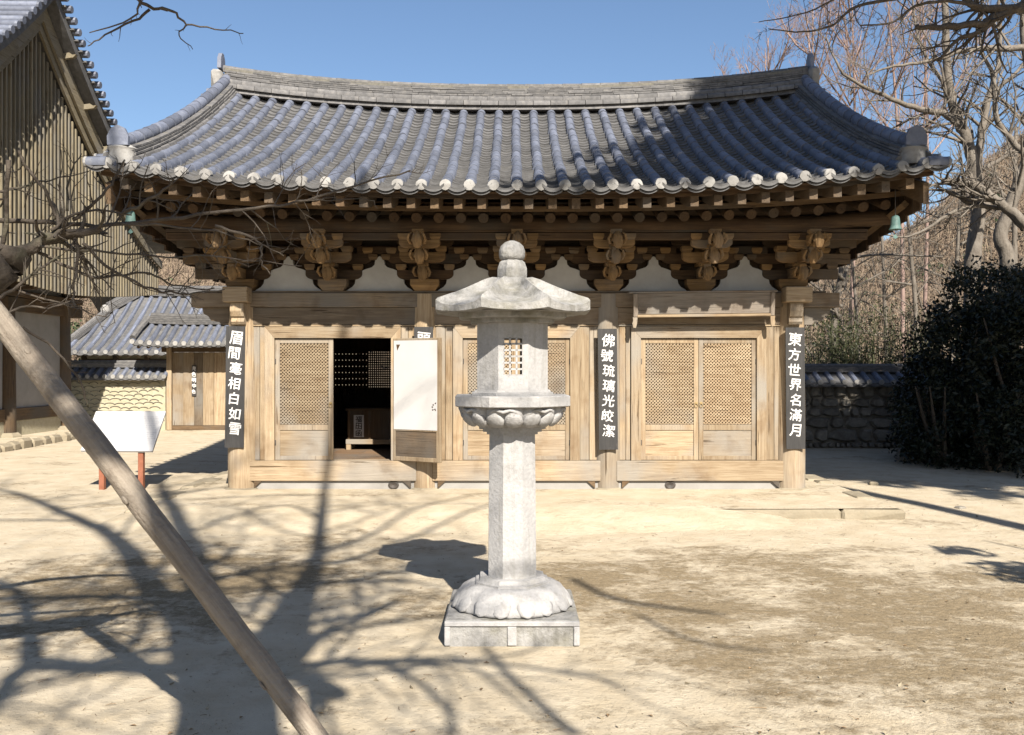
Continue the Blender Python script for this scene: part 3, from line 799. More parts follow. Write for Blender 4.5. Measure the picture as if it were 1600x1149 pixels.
def build_frame():
    # columns
    for i, x in enumerate(COLX):
        r = .195 if i in (0, 3) else .172
        mb = MB(); mb.lathe([(r * 1.0, .10), (r * 1.015, .5), (r, 1.2), (r * .96, 1.9), (r * .90, 2.66)], 20, (x, YC, 0))
        mb.build('column', W['z'], hall, smooth=40)
        mb = MB(); mb.lathe([(r * 1.35, .02), (r * 1.3, .115), (r * 1.1, .135)], 11, (x, YC, 0), fn=lambda a, rr, z: rr * (1 + .08 * math.sin(3 * a + x)))
        mb.build('plinth_stone', M['kerb'], hall, fix=True)
    # tie beam with joints over the columns
    ends = [-4.18, COLX[1] - .01, COLX[2] - .01, 4.27]
    for a, b in zip(ends, ends[1:]):
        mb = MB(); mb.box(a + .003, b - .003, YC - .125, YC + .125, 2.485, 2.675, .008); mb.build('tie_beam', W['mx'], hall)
    mb = MB(); mb.box(-4.02, 4.1, YC - .10, YC + .10, 2.68, 2.70); mb.build('beam_cap', W['mx'], hall)
    for s, x in ((-1, COLX[0]), (1, COLX[3])):
        # carved beam end under the tie beam, outward
        mb = MB(); mb.prism([(x + s * .17, 2.26), (x + s * .17, 2.482), (x + s * .52, 2.482), (x + s * .50, 2.40), (x + s * .44, 2.37), (x + s * .40, 2.31), (x + s * .30, 2.30), (x + s * .27, 2.26)], 'y', YC - .07, YC + .07)
        mb.build('carved_beam_end', W['mx'], hall, fix=True)
        # the cross beam that pokes out at the corner column, with rounded corbel below
        mb = MB(); mb.box(x - .15 - .02 * (s < 0), x + .15 + .04 * (s > 0), YC - .36, YC - .13, 2.535, 2.735, .012)
        mb.build('cross_beam_end', W['x'], hall)
        mb = MB(); mb.prism([(YC - .12, 2.53), (YC - .30, 2.53), (YC - .31, 2.43), (YC - .28, 2.36), (YC - .25, 2.34), (YC - .27, 2.29), (YC - .24, 2.255), (YC - .19, 2.26), (YC - .12, 2.30)], 'x', x - .085, x + .085)
        mb.build('corbel', W['z'], hall, fix=True)
    HALF = [.76, .70, .755]
    for b in range(3):
        xl, xr = COLX[b] + .165, COLX[b + 1] - .165
        c = (xl + xr) / 2 + (.0 if b != 2 else -.02); h = HALF[b]
        if b == 0: c = -2.335
        Y0 = YC - .09
        def bx(name, x0, x1, y0, y1, z0, z1, ax, bev=.006, pre=''):
            mb = MB(); mb.box(x0, x1, y0, y1, z0, z1, bev); return mb.build(name, W[pre + ax], hall)
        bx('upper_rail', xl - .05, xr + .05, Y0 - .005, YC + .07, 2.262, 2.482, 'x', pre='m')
        # mitred door frame
        fw = .125
        mb = MB(); mb.prism([(c - h - fw, 2.235), (c + h + fw, 2.235), (c + h, 2.085), (c - h, 2.085)], 'y', Y0 - .035, YC + .05); mb.build('door_head', W['x'], hall, fix=True)
        bx('door_head_fillet', xl - .04, xr + .04, Y0 - .012, YC + .04, 2.238, 2.258, 'x')
        for s in (-1, 1):
            x0 = c + s * h; x1 = c + s * (h + fw)
            mb = MB(); mb.prism([(x0, .49), (x1, .49), (x1, 2.232), (x0, 2.082)], 'y', Y0 - .033, YC + .05); mb.build('door_jamb', W['z'], hall, fix=True)
            xe = xr + .02 if s > 0 else xl - .02
            xa, xb = sorted((x1 + s * .003, xe))
            if xb - xa > .02:
                m_ = (xa + xb) / 2 + .01
                for (p, q) in ((xa, m_ - .002), (m_ + .002, xb)):
                    bx('wall_plank', p, q, Y0 + .005, YC + .04, .49, 2.236, 'z')
        bx('sill_beam', xl - .06, xr + .06, Y0 - .06, YC + .10, .225, .487, 'x')
        # limed foundation strip with a vent
        mb = MB(); mb.box(xl - .04, xr + .04, Y0 - .015, YC + .05, .06, .222, .004); mb.build('foundation_strip', M['plaster'], hall)
        if b != 1:
            vx = (615 - 800) * 12.1 / F if b == 0 else (1047 - 800) * 12.1 / F
            mb = MB(); 
            for j in range(14):
                a0 = 2 * math.pi * j / 14; a1 = 2 * math.pi * (j + 1) / 14
                def pt(a, r, y): return (vx + r * math.cos(a), y, .168 + r * .78 * math.sin(a))
                mb.add([pt(a0, .072, Y0 - .022), pt(a1, .072, Y0 - .022), pt(a1, .052, Y0 - .030), pt(a0, .052, Y0 - .030)], [(0, 1, 2, 3)])
                mb.add([pt(a0, .052, Y0 - .030), pt(a1, .052, Y0 - .030), (vx, Y0 - .0165, .168)], [(0, 1, 2)])
            mb.build('vent_hole', M['iron'], hall)
        for s in (-1, 1):
            xe = xl + .01 if s < 0 else xr - .01
            mb = MB(); mb.prism([(xe, .222), (xe - s * .10, .222), (xe, .13)], 'y', Y0 - .05, Y0 - .018); mb.build('sill_bracket', W['bx'], hall, fix=True)
        # closed leaves
        lw = h - .004
        for s in (-1, 1):
            x0 = c - h + .004 if s < 0 else c + .004
            if b == 0 and s > 0:
                leaf(c + h, Y0 - .02, lw, 152, True)
            else:
                leaf(x0, Y0 - .0, lw, 0, False, s)
def leaf(x, y, w, ang, opened, side=-1):
    z0, z1 = .492, 2.078
    if opened:  # hinged at x, swung outward past a right angle; local x runs from hinge to free edge
        mw = Matrix.Translation((x, y, 0)) @ Matrix.Rotation(rad(180 + ang), 4, 'Z')
    else:
        mw = Matrix.Translation((x, y, 0))
    st = .062
    # the leaf itself: stiles and rails as one frame
    mb = MB(); t0, t1 = 0.0, .042
    def fb(a, b_, c_, d_, e=0): mb.box(a, b_, t0 + e, t1 - e, c_, d_, .004)
    fb(0, st, z0, z1); fb(w - st, w, z0, z1); fb(st, w - st, z1 - st, z1, .002); fb(st, w - st, .88, .955, .002); fb(st, w - st, z0, z0 + .055, .002)
    ob = put('door_leaf', mb.mesh('door_leaf', W['z']), hall, mw)
    mb = MB(); mb.box(st - .004, w - st + .004, .014, .026, z0 + .05, .884)
    put('door_panel', mb.mesh('door_panel', W['bx'] if opened else W['x']), ob, mw)
    a0, a1, c0, c1 = st, w - st, .957, z1 - st
    if opened:
        mb = MB(); mb.box(.045, w - .045, -.003, -.0002, .90, z1 - .03)
        # papered inner face (towards the viewer once swung open)
        put('paper_sheet', mb.mesh('paper_sheet', M['paper']), ob, mw)
        mb = MB(); mb.prism([(.085, z1 - .08), (.145, z1 - .08), (.10, z1 - .16)], 'y', -.005, -.0032)
        put('paper_tear', mb.mesh('paper_tear', W['dx']), ob, mw)
        mb = MB(); rr = random.Random(4)
        for k in range(9):
            xx = w - .10 + rr.uniform(-.03, .03); zz = 1.20 + rr.uniform(-.06, .06)
            mb.box(xx, xx + rr.uniform(.008, .02), -.0048, -.0032, zz, zz + rr.uniform(.008, .02))
        put('paper_holes', mb.mesh('paper_holes', W['dx']), ob, mw)
    else:
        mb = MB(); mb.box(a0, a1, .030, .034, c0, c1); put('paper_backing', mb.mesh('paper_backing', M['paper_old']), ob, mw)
    # diagonal lattice
    mb = MB(); sp = .0436; bw = .0086; dep = (.004, .016) if not opened else (.022, .034)
    for dr in (1, -1):
        k0 = (c0 if dr > 0 else c0) 
        span = (a1 - a0) + (c1 - c0)
        n = int(span / sp) + 2
        for k in range(n):
            # line x*dr - z = const
            if dr > 0: cst = (a0 - c1) + k * sp
            else: cst = (-a1 - c1) + k * sp
            pts = []
            for xx in (a0, a1):
                zz = dr * xx - cst
                if c0 <= zz <= c1: pts.append((xx, zz))
            for zz in (c0, c1):
                xx = (zz + cst) * dr
                if a0 < xx < a1: pts.append((xx, zz))
            if len(pts) < 2: continue
            p, q = Vector((pts[0][0], 0, pts[0][1])), Vector((pts[1][0], 0, pts[1][1]))
            if (q - p).length < .01: continue
            d = (q - p).normalized(); nn = Vector((-d.z, 0, d.x)) * bw
            off = .0 if dr > 0 else .005
            ya, yb = dep[0] + off, dep[1] + off
            vs_ = []
            for yy in (ya, yb):
                for v in (p - nn, q - nn, q + nn, p + nn): vs_.append((min(max(v.x, a0), a1), yy, min(max(v.z, c0), c1)))
            mb.add(vs_, [(0, 1, 2, 3), (4, 7, 6, 5), (0, 4, 5, 1), (1, 5, 6, 2), (2, 6, 7, 3), (3, 7, 4, 0)])
    lt = put('lattice', mb.mesh('lattice', W['x']), ob, mw); lt['kind'] = 'stuff'
    # hinges and ring handle
    if not opened:
        hx = .0 if side < 0 else w
        for hz in (.72, 1.78):
            mb = MB(); mb.box(hx - .012, hx + .012, -.010, .002, hz - .035, hz + .035, .003); put('hinge', mb.mesh('hinge', M['iron']), ob, mw)
        kx = w - .03 if side < 0 else .03
        mb = MB(); mb.lathe([(.012, 0), (.02, .004), (.012, .008)], 10, (0, 0, 0)); mb.v = [(kx + v[0], -.002 - v[2], 1.235 + v[1]) for v in mb.v]
        ring = [(kx + .020 * math.cos(a), -.014, 1.205 + .024 * math.sin(a)) for a in [2 * math.pi * j / 12 for j in range(13)]]
        mb.tube(ring, .004, 5); put('ring_handle', mb.mesh('ring_handle', M['brass']), ob, mw)
build_frame()

def build_shell():
    # side and back walls, ceiling and floor of the hall
    for s, x in ((-1, COLX[0]), (1, COLX[3])):
        mb = MB(); mb.box(x - .05, x + .05, YC + .13, 16.75, .10, 3.9); mb.build('side_wall', M['plaster'], hall)
        for yy in (14.5, 16.8):
            mb = MB(); mb.lathe([(.18, .1), (.17, 2.7)], 14, (x, yy, 0)); mb.build('column', W['z'], hall, smooth=40)
        mb = MB(); mb.box(x - .09, x + .09, YC + .2, 16.7, 2.485, 2.672); mb.build('side_beam', W['by'], hall)
    # back wall with openings for two pierced lattices
    WX0, WX1, WZ0, WZ1 = -3.22, -2.18, 1.33, 2.0
    mb = MB()
    mb.box(COLX[0], WX0, 16.72, 16.84, .1, 3.9); mb.box(WX1, COLX[3], 16.72, 16.84, .1, 3.9)
    mb.box(WX0, WX1, 16.72, 16.84, .1, WZ0); mb.box(WX0, WX1, 16.72, 16.84, WZ1, 3.9)
    mb.build('back_wall', W['dz'], hall)
    mb = MB()   # pierced screen: rows of small holes left, close lattice right
    def grid(x0, x1, z0, z1, nx, nz, hole):
        dx = (x1 - x0) / nx; dz = (z1 - z0) / nz
        for k in range(nz + 1):
            za = z0 + k * dz - (dz - hole) / 2; zb = z0 + k * dz + (dz - hole) / 2
            mb.box(x0, x1, 16.77, 16.79, max(za, z0), min(zb, z1))
        for k in range(nx + 1):
            xa = x0 + k * dx - (dx - hole) / 2; xb = x0 + k * dx + (dx - hole) / 2
            mb.box(max(xa, x0), min(xb, x1), 16.765, 16.785, z0, z1)
    grid(WX0, -2.60, WZ0, WZ1, 10, 6, .015)
    grid(-2.60, WX1, WZ0 - .0, WZ1 - .0, 11, 16, .017)
    o = mb.build('pierced_screen', W['dx'], hall); o['kind'] = 'stuff'
    for k in range(16):
        x0 = COLX[0] + .05 + k * (COLX[3] - COLX[0] - .1) / 16
        mb = MB(); mb.box(x0 + .002, x0 + .445, YC + .11, 16.7, .40, .47, .004); mb.build('floor_board', M['floor'], hall)
    mb = MB(); mb.box(COLX[0], COLX[3], YC + .14, 16.7, 2.95, 3.0); mb.build('ceiling_boards', W['dx'], hall)
build_shell()

def build_brackets():
    def block(x, y, z, w, d, h, mb):
        """small bearing block, undercut below"""
        a = .72
        vs_ = [(x - w * a, y - d * a, z), (x + w * a, y - d * a, z), (x + w * a, y + d * a, z), (x - w * a, y + d * a, z)]
        for zz in (z + h * .48, z + h): vs_ += [(x - w, y - d, zz), (x + w, y - d, zz), (x + w, y + d, zz), (x - w, y + d, zz)]
        mb.add(vs_, [(0, 3, 2, 1), (8, 9, 10, 11)] + [(i + o, (i + 1) % 4 + o, (i + 1) % 4 + 4 + o, i + 4 + o) for o in (0, 4) for i in range(4)])
    def armpoly(x, hl, z, h):
        p = [(x - hl, z + h)]
        for k in range(6):
            a = math.pi / 2 * k / 5
            p.append((x - hl + .12 * (1 - math.cos(a)) , z + h * .55 - h * .55 * math.sin(a)))
        q = [(2 * x - t[0], t[1]) for t in p[::-1]]
        return p + q
    PX = [COLX[0] + k * (COLX[3] - COLX[0]) / 6 for k in range(7)]
    for k, x in enumerate(PX):
        mb = MB(); block(x, YC, 2.702, .185, .17, .145, mb)
        base = mb.build('bracket_base', W['cx'], hall)
        def part(name, mat, fn, smooth=False, fix=False):
            mb = MB(); fn(mb); return mb.build(name, mat, base, smooth, fix)
        for (y, z, hl, h, dep) in ((YC, 2.85, .37, .125, .05), (YC, 3.06, .50, .13, .05), (11.80, 3.035, .29, .125, .048), (11.42, 3.10 + .07, .25, .095, .045), (YC, 3.27, .37, .12, .05)):
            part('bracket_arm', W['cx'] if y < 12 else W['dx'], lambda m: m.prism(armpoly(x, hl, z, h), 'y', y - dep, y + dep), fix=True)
            for s in (-1, 1):
                part('bearing_block', W['cx'], lambda m: block(x + s * (hl - .055), y, z + h + .002, .068, .068, .075, m))
        # three tongues reaching out, carved ends turned up
        for lv, (z, tip, h) in enumerate(((2.853, 11.62, .13), (3.02, 11.24, .135), (3.185, 11.02, .13))):
            up = .06 if lv < 2 else .02
            poly = [(YC + .12, z), (tip + .20, z), (tip + .10, z - .035), (tip + .03, z - .02), (tip, z + .03), (tip + .015, z + .085 + up), (tip + .06, z + .09), (tip + .11, z + .07), (tip + .20, z + h), (YC + .12, z + h)]
            part('bracket_tongue', W['cy'], lambda m: m.prism(poly, 'x', x - .043, x + .043), fix=True)
            def carve(m):
                rr = random.Random(k * 7 + lv)
                m.lathe([(.010, -.080), (.034, -.072), (.050, -.035), (.062, .01), (.058, .055), (.044, .09), (.015, .125)], 18, (x + .008, tip + .045, z + .02), fn=lambda a, r, zz: r * (1 + .16 * math.cos(3 * a + lv + zz * 22) + .08 * math.cos(7 * a + zz * 30)))
                for sg in (-1, 1):   # curled leaves beside the bud
                    pts = [(x + sg * .04, tip + .16, z + .02), (x + sg * .085, tip + .09, z + .01), (x + sg * .105, tip + .02, z + .05), (x + sg * .085, tip - .015, z + .10), (x + sg * .06, tip + .01, z + .12)]
                    m.tube(pts, [.016, .022, .018, .013, .006], 5)
            part('lotus_carving', W['cz'], carve, True, True)
            part('bearing_block', W['cx'], lambda m: block(x, tip + .19, z + h + .002, .068, .062, .05, m))
        part('bracket_post', W['bz'], lambda m: m.box(x - .035, x + .035, 11.36, 11.60, 3.16, 3.52))
    # dark boards behind, and bell-shaped plaster between the sets
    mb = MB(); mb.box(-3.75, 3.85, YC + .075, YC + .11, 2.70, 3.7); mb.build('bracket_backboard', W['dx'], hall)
    for a, b in zip(PX, PX[1:]):
        c = (a + b) / 2
        half = [(.44, 2.702), (.42, 2.72), (.36, 2.755), (.325, 2.80), (.315, 2.86), (.305, 2.91), (.265, 2.955), (.18, 2.99), (.10, 3.015), (.066, 3.05), (.06, 3.10), (.035, 3.14), (0, 3.16)]
        poly = [(c + p, q) for p, q in half] + [(c - p, q) for p, q in half[::-1][1:]]
        mb = MB(); mb.prism(poly, 'y', YC - .035, YC + .072); mb.build('plaster_bell_panel', M['plaster_grey'], hall, fix=True)
        for s in (-1, 1):
            mb = MB(); block(c + s * .085, YC - .02, 3.11, .06, .05, .07, mb); mb.build('bearing_block', W['bx'], hall)
        mb = MB(); mb.box(c - .30, c + .30, YC - .05, YC + .05, 3.19, 3.29, .006); mb.build('long_bracket_arm', W['dx'], hall)
    for s, x in ((-1, COLX[0]), (1, COLX[3])):    # arms that run on past the corner
        for (z, l) in ((2.86, .62), (3.06, .78), (3.27, .86)):
            mb = MB(); mb.box(*sorted((x + s * .2, x + s * l)), YC - .055, YC + .055, z, z + .13, .006); mb.build('corner_arm', W['bx'], hall)
            mb = MB(); block(x + s * (l - .08), YC, z + .132, .07, .07, .07, mb); mb.build('bearing_block', W['bx'], hall)
build_brackets()
# ---------------------------------------------------------------- platform
def build_platform():
    mb = MB(); xs = [-4.28 + 8.64 * i / 40 for i in range(41)]; ys = [10.41] + [10.55 + .3 * j for j in range(30)]
    for y in ys:
        for x in xs: mb.v.append((x, y, .118 + .010 * noise.noise(Vector((x * .9, y * .9, 7)))))
    for j in range(len(ys) - 1):
        for i in range(40):
            a = j * 41 + i; mb.f.append((a, a + 1, a + 42, a + 41))
    pl = struct(mb.build('platform', M['ground'], smooth='all'))
    # trodden soil banked against the kerb
    mb = MB(); n = 90
    for i in range(n + 1):
        x = -4.5 + 7.6 * i / n; k = min(1, (3.1 - x) / .9, (x + 4.5) / .5); k = max(k, 0) ** .6
        w = 1.15 + .25 * noise.noise(Vector((x * 1.3, 0, 2))) ; hh = (.128 + .012 * noise.noise(Vector((x * 2.2, 3, 0)))) * k + .004
        for j in range(7):
            s = j / 6; y = 10.40 - w + (w + .14) * s; z = -.02 + (hh + .02) * (s * s * (3 - 2 * s))
            mb.v.append((x, y, z + .006 * noise.noise(Vector((x * 6, y * 6, 1)))))
    for i in range(n):
        for j in range(6):
            a = i * 7 + j; mb.f.append((a, a + 7, a + 8, a + 1))
    struct(mb.build('soil_bank', M['ground'], smooth='all'))
    rng = random.Random(21)
    def stone(x0, x1, y0, y1, z1):
        mb = MB(); nx = max(2, int((x1 - x0) / .18)); vs_ = []
        me = MB(); me.box(x0, x1, y0, y1, -.05, z1, .03)
        me.v = [(v[0] + .015 * noise.noise(Vector(v) * 4), v[1] + .03 * noise.noise(Vector(v) * 5), v[2] + .022 * noise.noise(Vector(v) * 6)) for v in me.v]
        me.build('kerb_stone', M['kerb'], pl)
    x = -4.36
    while x < 4.40:
        l = min(rng.uniform(.8, 1.5), 4.41 - x)
        stone(x + .001, x + l - .001, 10.385 + rng.uniform(-.010, .010), 10.62, .108 + rng.uniform(-.004, .004)); x += l
    for s, xx in ((-1, -4.40), (1, 4.40)):
        y = 10.63
        while y < 17.5:
            l = rng.uniform(.28, .6); a, b = sorted((xx, xx - s * rng.uniform(.2, .34)))
            stone(a + rng.uniform(-.03, .03), b, y + .01, y + l - .01, .125 + rng.uniform(-.02, .02)); y += l
    return pl
build_platform()

# ---------------------------------------------------------------- stone lantern
def build_lantern():
    cx, cy = 0.0, 6.08
    t = thing('stone_lantern', 'pale granite octagonal stone lantern standing before the temple hall', 'stone lantern', (cx, cy, 0))
    R8 = 1 / math.cos(math.pi / 8)
    rot = math.pi / 8 + rad(2.0)
    G, GD = M['granite'], M['granite_dirty']
    def octo(name, prof, mat=G, fn=None, n=8, smooth=False, fix=False):
        mb = MB(); mb.lathe([(r * R8, z) for r, z in prof], n, (cx, cy, 0), rot, fn); return mb.build(name, mat, t, smooth, fix)
    # square pedestal with sunk panels
    mb = MB(); w = .415
    mb.box(cx - w, cx + w, cy - w + .012, cy + w, -.06, .150, .010)
    ped = mb.build('pedestal', GD, t)
    for (x0, x1, z0, z1) in ((-w, w, .118, .148), (-w, -w + .04, .0, .116), (w - .04, w, .0, .116), (-.03, .03, .0, .116)):
        mb = MB(); mb.box(cx + x0 + .002, cx + x1 - .002, cy - w - .002, cy - w + .02, z0, z1, .004); mb.build('panel_border', G, ped)
    # lower lotus: eight double petals hanging outward
    def petal8(a, r, z):
        k = abs(math.sin((a - rot) * 4))
        return r * (1 + .07 * (k ** .7) - .05)
    def smoothlot(name, prof, amp, n=96, per=8, mat=G, phase=0.0, power=.6):
        mb = MB(); mb.lathe(prof, n, (cx, cy, 0), rot, lambda a, r, z: r * (1 - amp + amp * abs(math.cos((a - rot + phase) * per / 2)) ** power))
        return mb.build(name, mat, t, smooth=60)
    smoothlot('lower_lotus', [(.335, .150), (.385, .156), (.392, .172), (.383, .195), (.362, .235), (.335, .27), (.29, .295), (.25, .305)], .055, per=8)
    for k in range(8):
        a = rot + math.pi / 8 + k * math.pi / 4 - math.pi / 8
        for s in (-1, 1):
            aa = a + s * .175
            mb = MB(); n = 10
            mb.lathe([(.008, -.075), (.036, -.06), (.052, -.015), (.045, .035), (.02, .07)], n, (0, 0, 0))
            Mx = Matrix.Translation((cx, cy, 0)) @ Matrix.Rotation(aa, 4, 'Z') @ Matrix.Translation((.345, 0, .222)) @ Matrix.Rotation(rad(-40), 4, 'Y') @ Matrix.Diagonal((.42, 1.25, 1.1, 1))
            mb.v = [tuple(Mx @ Vector(v)) for v in mb.v]
            mb.build('lotus_petal', G, t, smooth='all')
    octo('lotus_step', [(.235, .290), (.235, .318), (.215, .322), (.208, .345), (.19, .348)])
    octo('shaft', [(.157, .33), (.155, .36), (.152, .8), (.147, 1.285)])
    octo('shaft_collar', [(.165, 1.268), (.165, 1.284), (.190, 1.285), (.190, 1.302), (.215, 1.303), (.215, 1.322)])
    # upper lotus bowl
    smoothlot('upper_lotus', [(.215, 1.318), (.26, 1.328), (.305, 1.352), (.335, 1.388), (.345, 1.425), (.338, 1.452)], .09, per=16, power=.75)
    for k in range(16):
        aa = rot + (k + .0) * math.pi / 8
        mb = MB(); mb.lathe([(.006, -.055), (.030, -.045), (.044, -.008), (.036, .030), (.014, .050)], 10, (0, 0, 0))
        Mx = Matrix.Translation((cx, cy, 0)) @ Matrix.Rotation(aa, 4, 'Z') @ Matrix.Translation((.300, 0, 1.370)) @ Matrix.Rotation(rad(38), 4, 'Y') @ Matrix.Diagonal((.50, 1.45, 1.12, 1))
        mb.v = [tuple(Mx @ Vector(v)) for v in mb.v]
        mb.build('lotus_petal', G, t, smooth='all')
    for k in range(8):    # heart-shaped rims over each pair of petals
        pts = []
        for j in range(13):
            s = -1 + j / 6; aa = rot + math.pi / 16 + k * math.pi / 4 + s * .36
            z = 1.438 - .05 * abs(s) ** 3 - .016 * math.exp(-(s / .22) ** 2); r = .342 - .045 * abs(s) ** 4
            pts.append((cx + r * math.cos(aa), cy + r * math.sin(aa), z))
        mb = MB(); mb.tube(pts, .0125, 6); mb.build('petal_rim', G, t, smooth='all')
    octo('upper_slab', [(.355, 1.448), (.368, 1.455), (.368, 1.515), (.360, 1.522)])
    octo('light_chamber_base', [(.262, 1.521), (.262, 1.540), (.245, 1.545), (.243, 1.556)])
    # light chamber: eight wall slabs, four pierced by a grid window
    ri, ro = .185, .228
    zb, zt = 1.553, 1.988
    for k in range(8):
        am = rot + math.pi / 8 + k * math.pi / 4       # face normal
        n = Vector((math.cos(am), math.sin(am), 0)); tg = Vector((-n.y, n.x, 0))
        hw = ro * math.tan(math.pi / 8); hi = ri * math.tan(math.pi / 8)
        front = (k % 2 == (5 % 2))
        c = Vector((cx, cy, 0))
        def piece(name, a0, a1, z0, z1, depth=1.0, par=t):
            mb = MB(); r_in = ro - (ro - ri) * depth
            def lim(a, r): return max(-r * math.tan(math.pi / 8), min(r * math.tan(math.pi / 8), a))
            vs_ = []
            for z in (z0, z1):
                for (a, r) in ((a0, ro), (a1, ro), (a1, r_in), (a0, r_in)):
                    vs_.append(c + n * r + tg * lim(a, r) + Vector((0, 0, z)))
            mb.add(vs_, [(0, 3, 2, 1), (4, 5, 6, 7), (0, 1, 5, 4), (1, 2, 6, 5), (2, 3, 7, 6), (3, 0, 4, 7)])
            return mb.build(name, G, par, fix=True)
        if not front:
            piece('chamber_wall', -hw, hw, zb, zt)
        else:
            ww, z0, z1 = .062, 1.650, 1.890
            w0 = piece('chamber_wall', -hw, -ww, zb, zt)
            piece('chamber_wall', ww, hw, zb, zt)
            piece('chamber_wall', -ww, ww, zb, z0); piece('chamber_wall', -ww, ww, z1, zt)
            if am % (2 * math.pi) < math.pi and abs(math.sin(am)) > .7: continue     # far opening is clear
            cols, rows = 3, 6; hx = .028; hz = .027
            px = 2 * ww / cols; pz = (z1 - z0) / rows
            for i in range(cols + 1):
                xm = -ww + i * px; b = (px - hx) / 2
                piece('window_bar', max(-ww, xm - b) + .0005, min(ww, xm + b) - .0005, z0, z1, .45, w0)
            for j in range(rows + 1):
                zm = z0 + j * pz; b = (pz - hz) / 2
                mb_ = piece('window_bar', -ww + .0007, ww - .0007, max(z0, zm - b) + .0005, min(z1, zm + b) - .0005, .40, w0)
    octo('eave_moulding', [(.262, 1.984), (.27, 1.99), (.27, 2.012), (.335, 2.014), (.345, 2.022), (.345, 2.05), (.40, 2.054)], GD)
    # roof stone: concave slopes, raised hips, thick eave
    mb = MB(); n = 64; vs_ = []; rings = 9
    def Rr(a, r):  # octagon radius along angle
        k = (a - rot) % (math.pi / 4) - math.pi / 8
        return r / math.cos(k)
    def hip(a):
        k = abs(((a - rot) % (math.pi / 4)) / (math.pi / 4) * 2 - 1); return k
    levels = [('b', .36, 2.052), ('b', .487, 2.046), ('t', .490, 2.112)]
    for j in range(n):
        pass
    prof = [(.36, 2.054, 0), (.484, 2.046, .003), (.490, 2.051, .003), (.490, 2.086, .012), (.478, 2.093, .018), (.42, 2.106, .028), (.36, 2.124, .036), (.30, 2.150, .040), (.24, 2.184, .038), (.18, 2.226, .030), (.13, 2.264, .016), (.09, 2.284, 0)]
    for (r, z, hr) in prof:
        for j in range(n):
            a = rot + 2 * math.pi * j / n; h = hip(a)
            vs_.append((cx + Rr(a, r) * math.cos(a), cy + Rr(a, r) * math.sin(a), z + hr * (h ** 7) * 1.35 + (.012 if z < 2.06 else .026) * (h ** 2) * (r / .49) ** 2 + .003 * noise.noise(Vector((r * 20, j * .7, 0)))))
    fs_ = []
    for i in range(len(prof) - 1):
        for j in range(n):
            j2 = (j + 1) % n; fs_.append((i * n + j, i * n + j2, (i + 1) * n + j2, (i + 1) * n + j))
    fs_.append(tuple(range(n))[::-1]); fs_.append(tuple((len(prof) - 1) * n + j for j in range(n)))
    mb.add(vs_, fs_); mb.build('roof_stone', GD, t, smooth=35)
    octo('finial_base', [(.092, 2.270), (.096, 2.30), (.095, 2.345), (.082, 2.385), (.060, 2.405)], GD)
    mb = MB(); mb.lathe([(.058, 2.400), (.080, 2.410), (.086, 2.435), (.085, 2.465), (.074, 2.495), (.05, 2.518), (.02, 2.530), (.004, 2.532)], 48, (cx, cy, 0), rot, lambda a, r, z: r * (.94 + .06 * abs(math.cos(a * 5)) ** .4))
    mb.build('lotus_bud_finial', GD, t, smooth=60)
build_lantern()

# ---------------------------------------------------------------- lettering
def glyph(ch, size, bold=.02, shear=0.0, extrude=.002):
    cu = bpy.data.curves.new('lettering', 'FONT'); cu.body = ch; cu.size = 1.0; cu.offset = 0; cu.extrude = 0; cu.resolution_u = 3
    ob = bpy.data.objects.new('lettering_tmp', cu); COL.objects.link(ob)
    dg = bpy.context.evaluated_depsgraph_get(); dg.update()
    me = bpy.data.meshes.new_from_object(ob.evaluated_get(dg))
    bpy.data.objects.remove(ob); bpy.data.curves.remove(cu)
    if not me.vertices: return None
    xs = [v.co.x for v in me.vertices]; ys = [v.co.y for v in me.vertices]
    c = Vector(((min(xs) + max(xs)) / 2, (min(ys) + max(ys)) / 2, 0)); s = size / max(max(xs) - min(xs), max(ys) - min(ys))
    rg = random.Random(ord(ch)); ph = rg.uniform(0, 6)
    bm = bmesh.new(); bm.from_mesh(me)
    r = bmesh.ops.extrude_face_region(bm, geom=bm.faces[:])
    for v in [g for g in r['geom'] if isinstance(g, bmesh.types.BMVert)]: v.co.z += extrude / s
    bmesh.ops.recalc_face_normals(bm, faces=bm.faces)
    for v in bm.verts:
        p = (v.co - c) * s
        w = Vector((noise.noise(Vector((p.x / size * 4, p.y / size * 4, ph))), noise.noise(Vector((p.x / size * 4, p.y / size * 4, ph + 9))), 0)) * size * .045
        v.co = Vector((p.x + w.x + shear * p.y, p.y + w.y - .12 * p.x * (1 if shear else 0), p.z))
    src = bm.verts[:] + bm.edges[:] + bm.faces[:]      # overlaid shifted copies give the strokes brush weight
    for q, (ox, oy) in enumerate(((1, .4), (-1, -.4), (.3, 1), (-.3, -1))):
        r = bmesh.ops.duplicate(bm, geom=src)
        for v in [g for g in r['geom'] if isinstance(g, bmesh.types.BMVert)]: v.co += Vector((ox * bold * size, oy * bold * size, .0002 * (q + 1)))
    bm.to_mesh(me); bm.free()
    return me
UP = Matrix.Rotation(math.pi / 2, 4, 'X')      # lettering plane to face -Y
def text_column(parent, chars, x, y, zs, size, mat, bold=.03, shear=.06, tilt=None, seed=1):
    rg = random.Random(seed)
    for ch, z in zip(chars, zs):
        me = glyph(ch, size * rg.uniform(.9, 1.08), bold, shear)
        if me is None: continue
        me.materials.append(mat)
        mw = Matrix.Translation((x + rg.uniform(-.008, .008), y, z)) @ (tilt or Matrix.Identity(4)) @ UP
        put('character', me, parent, mw)

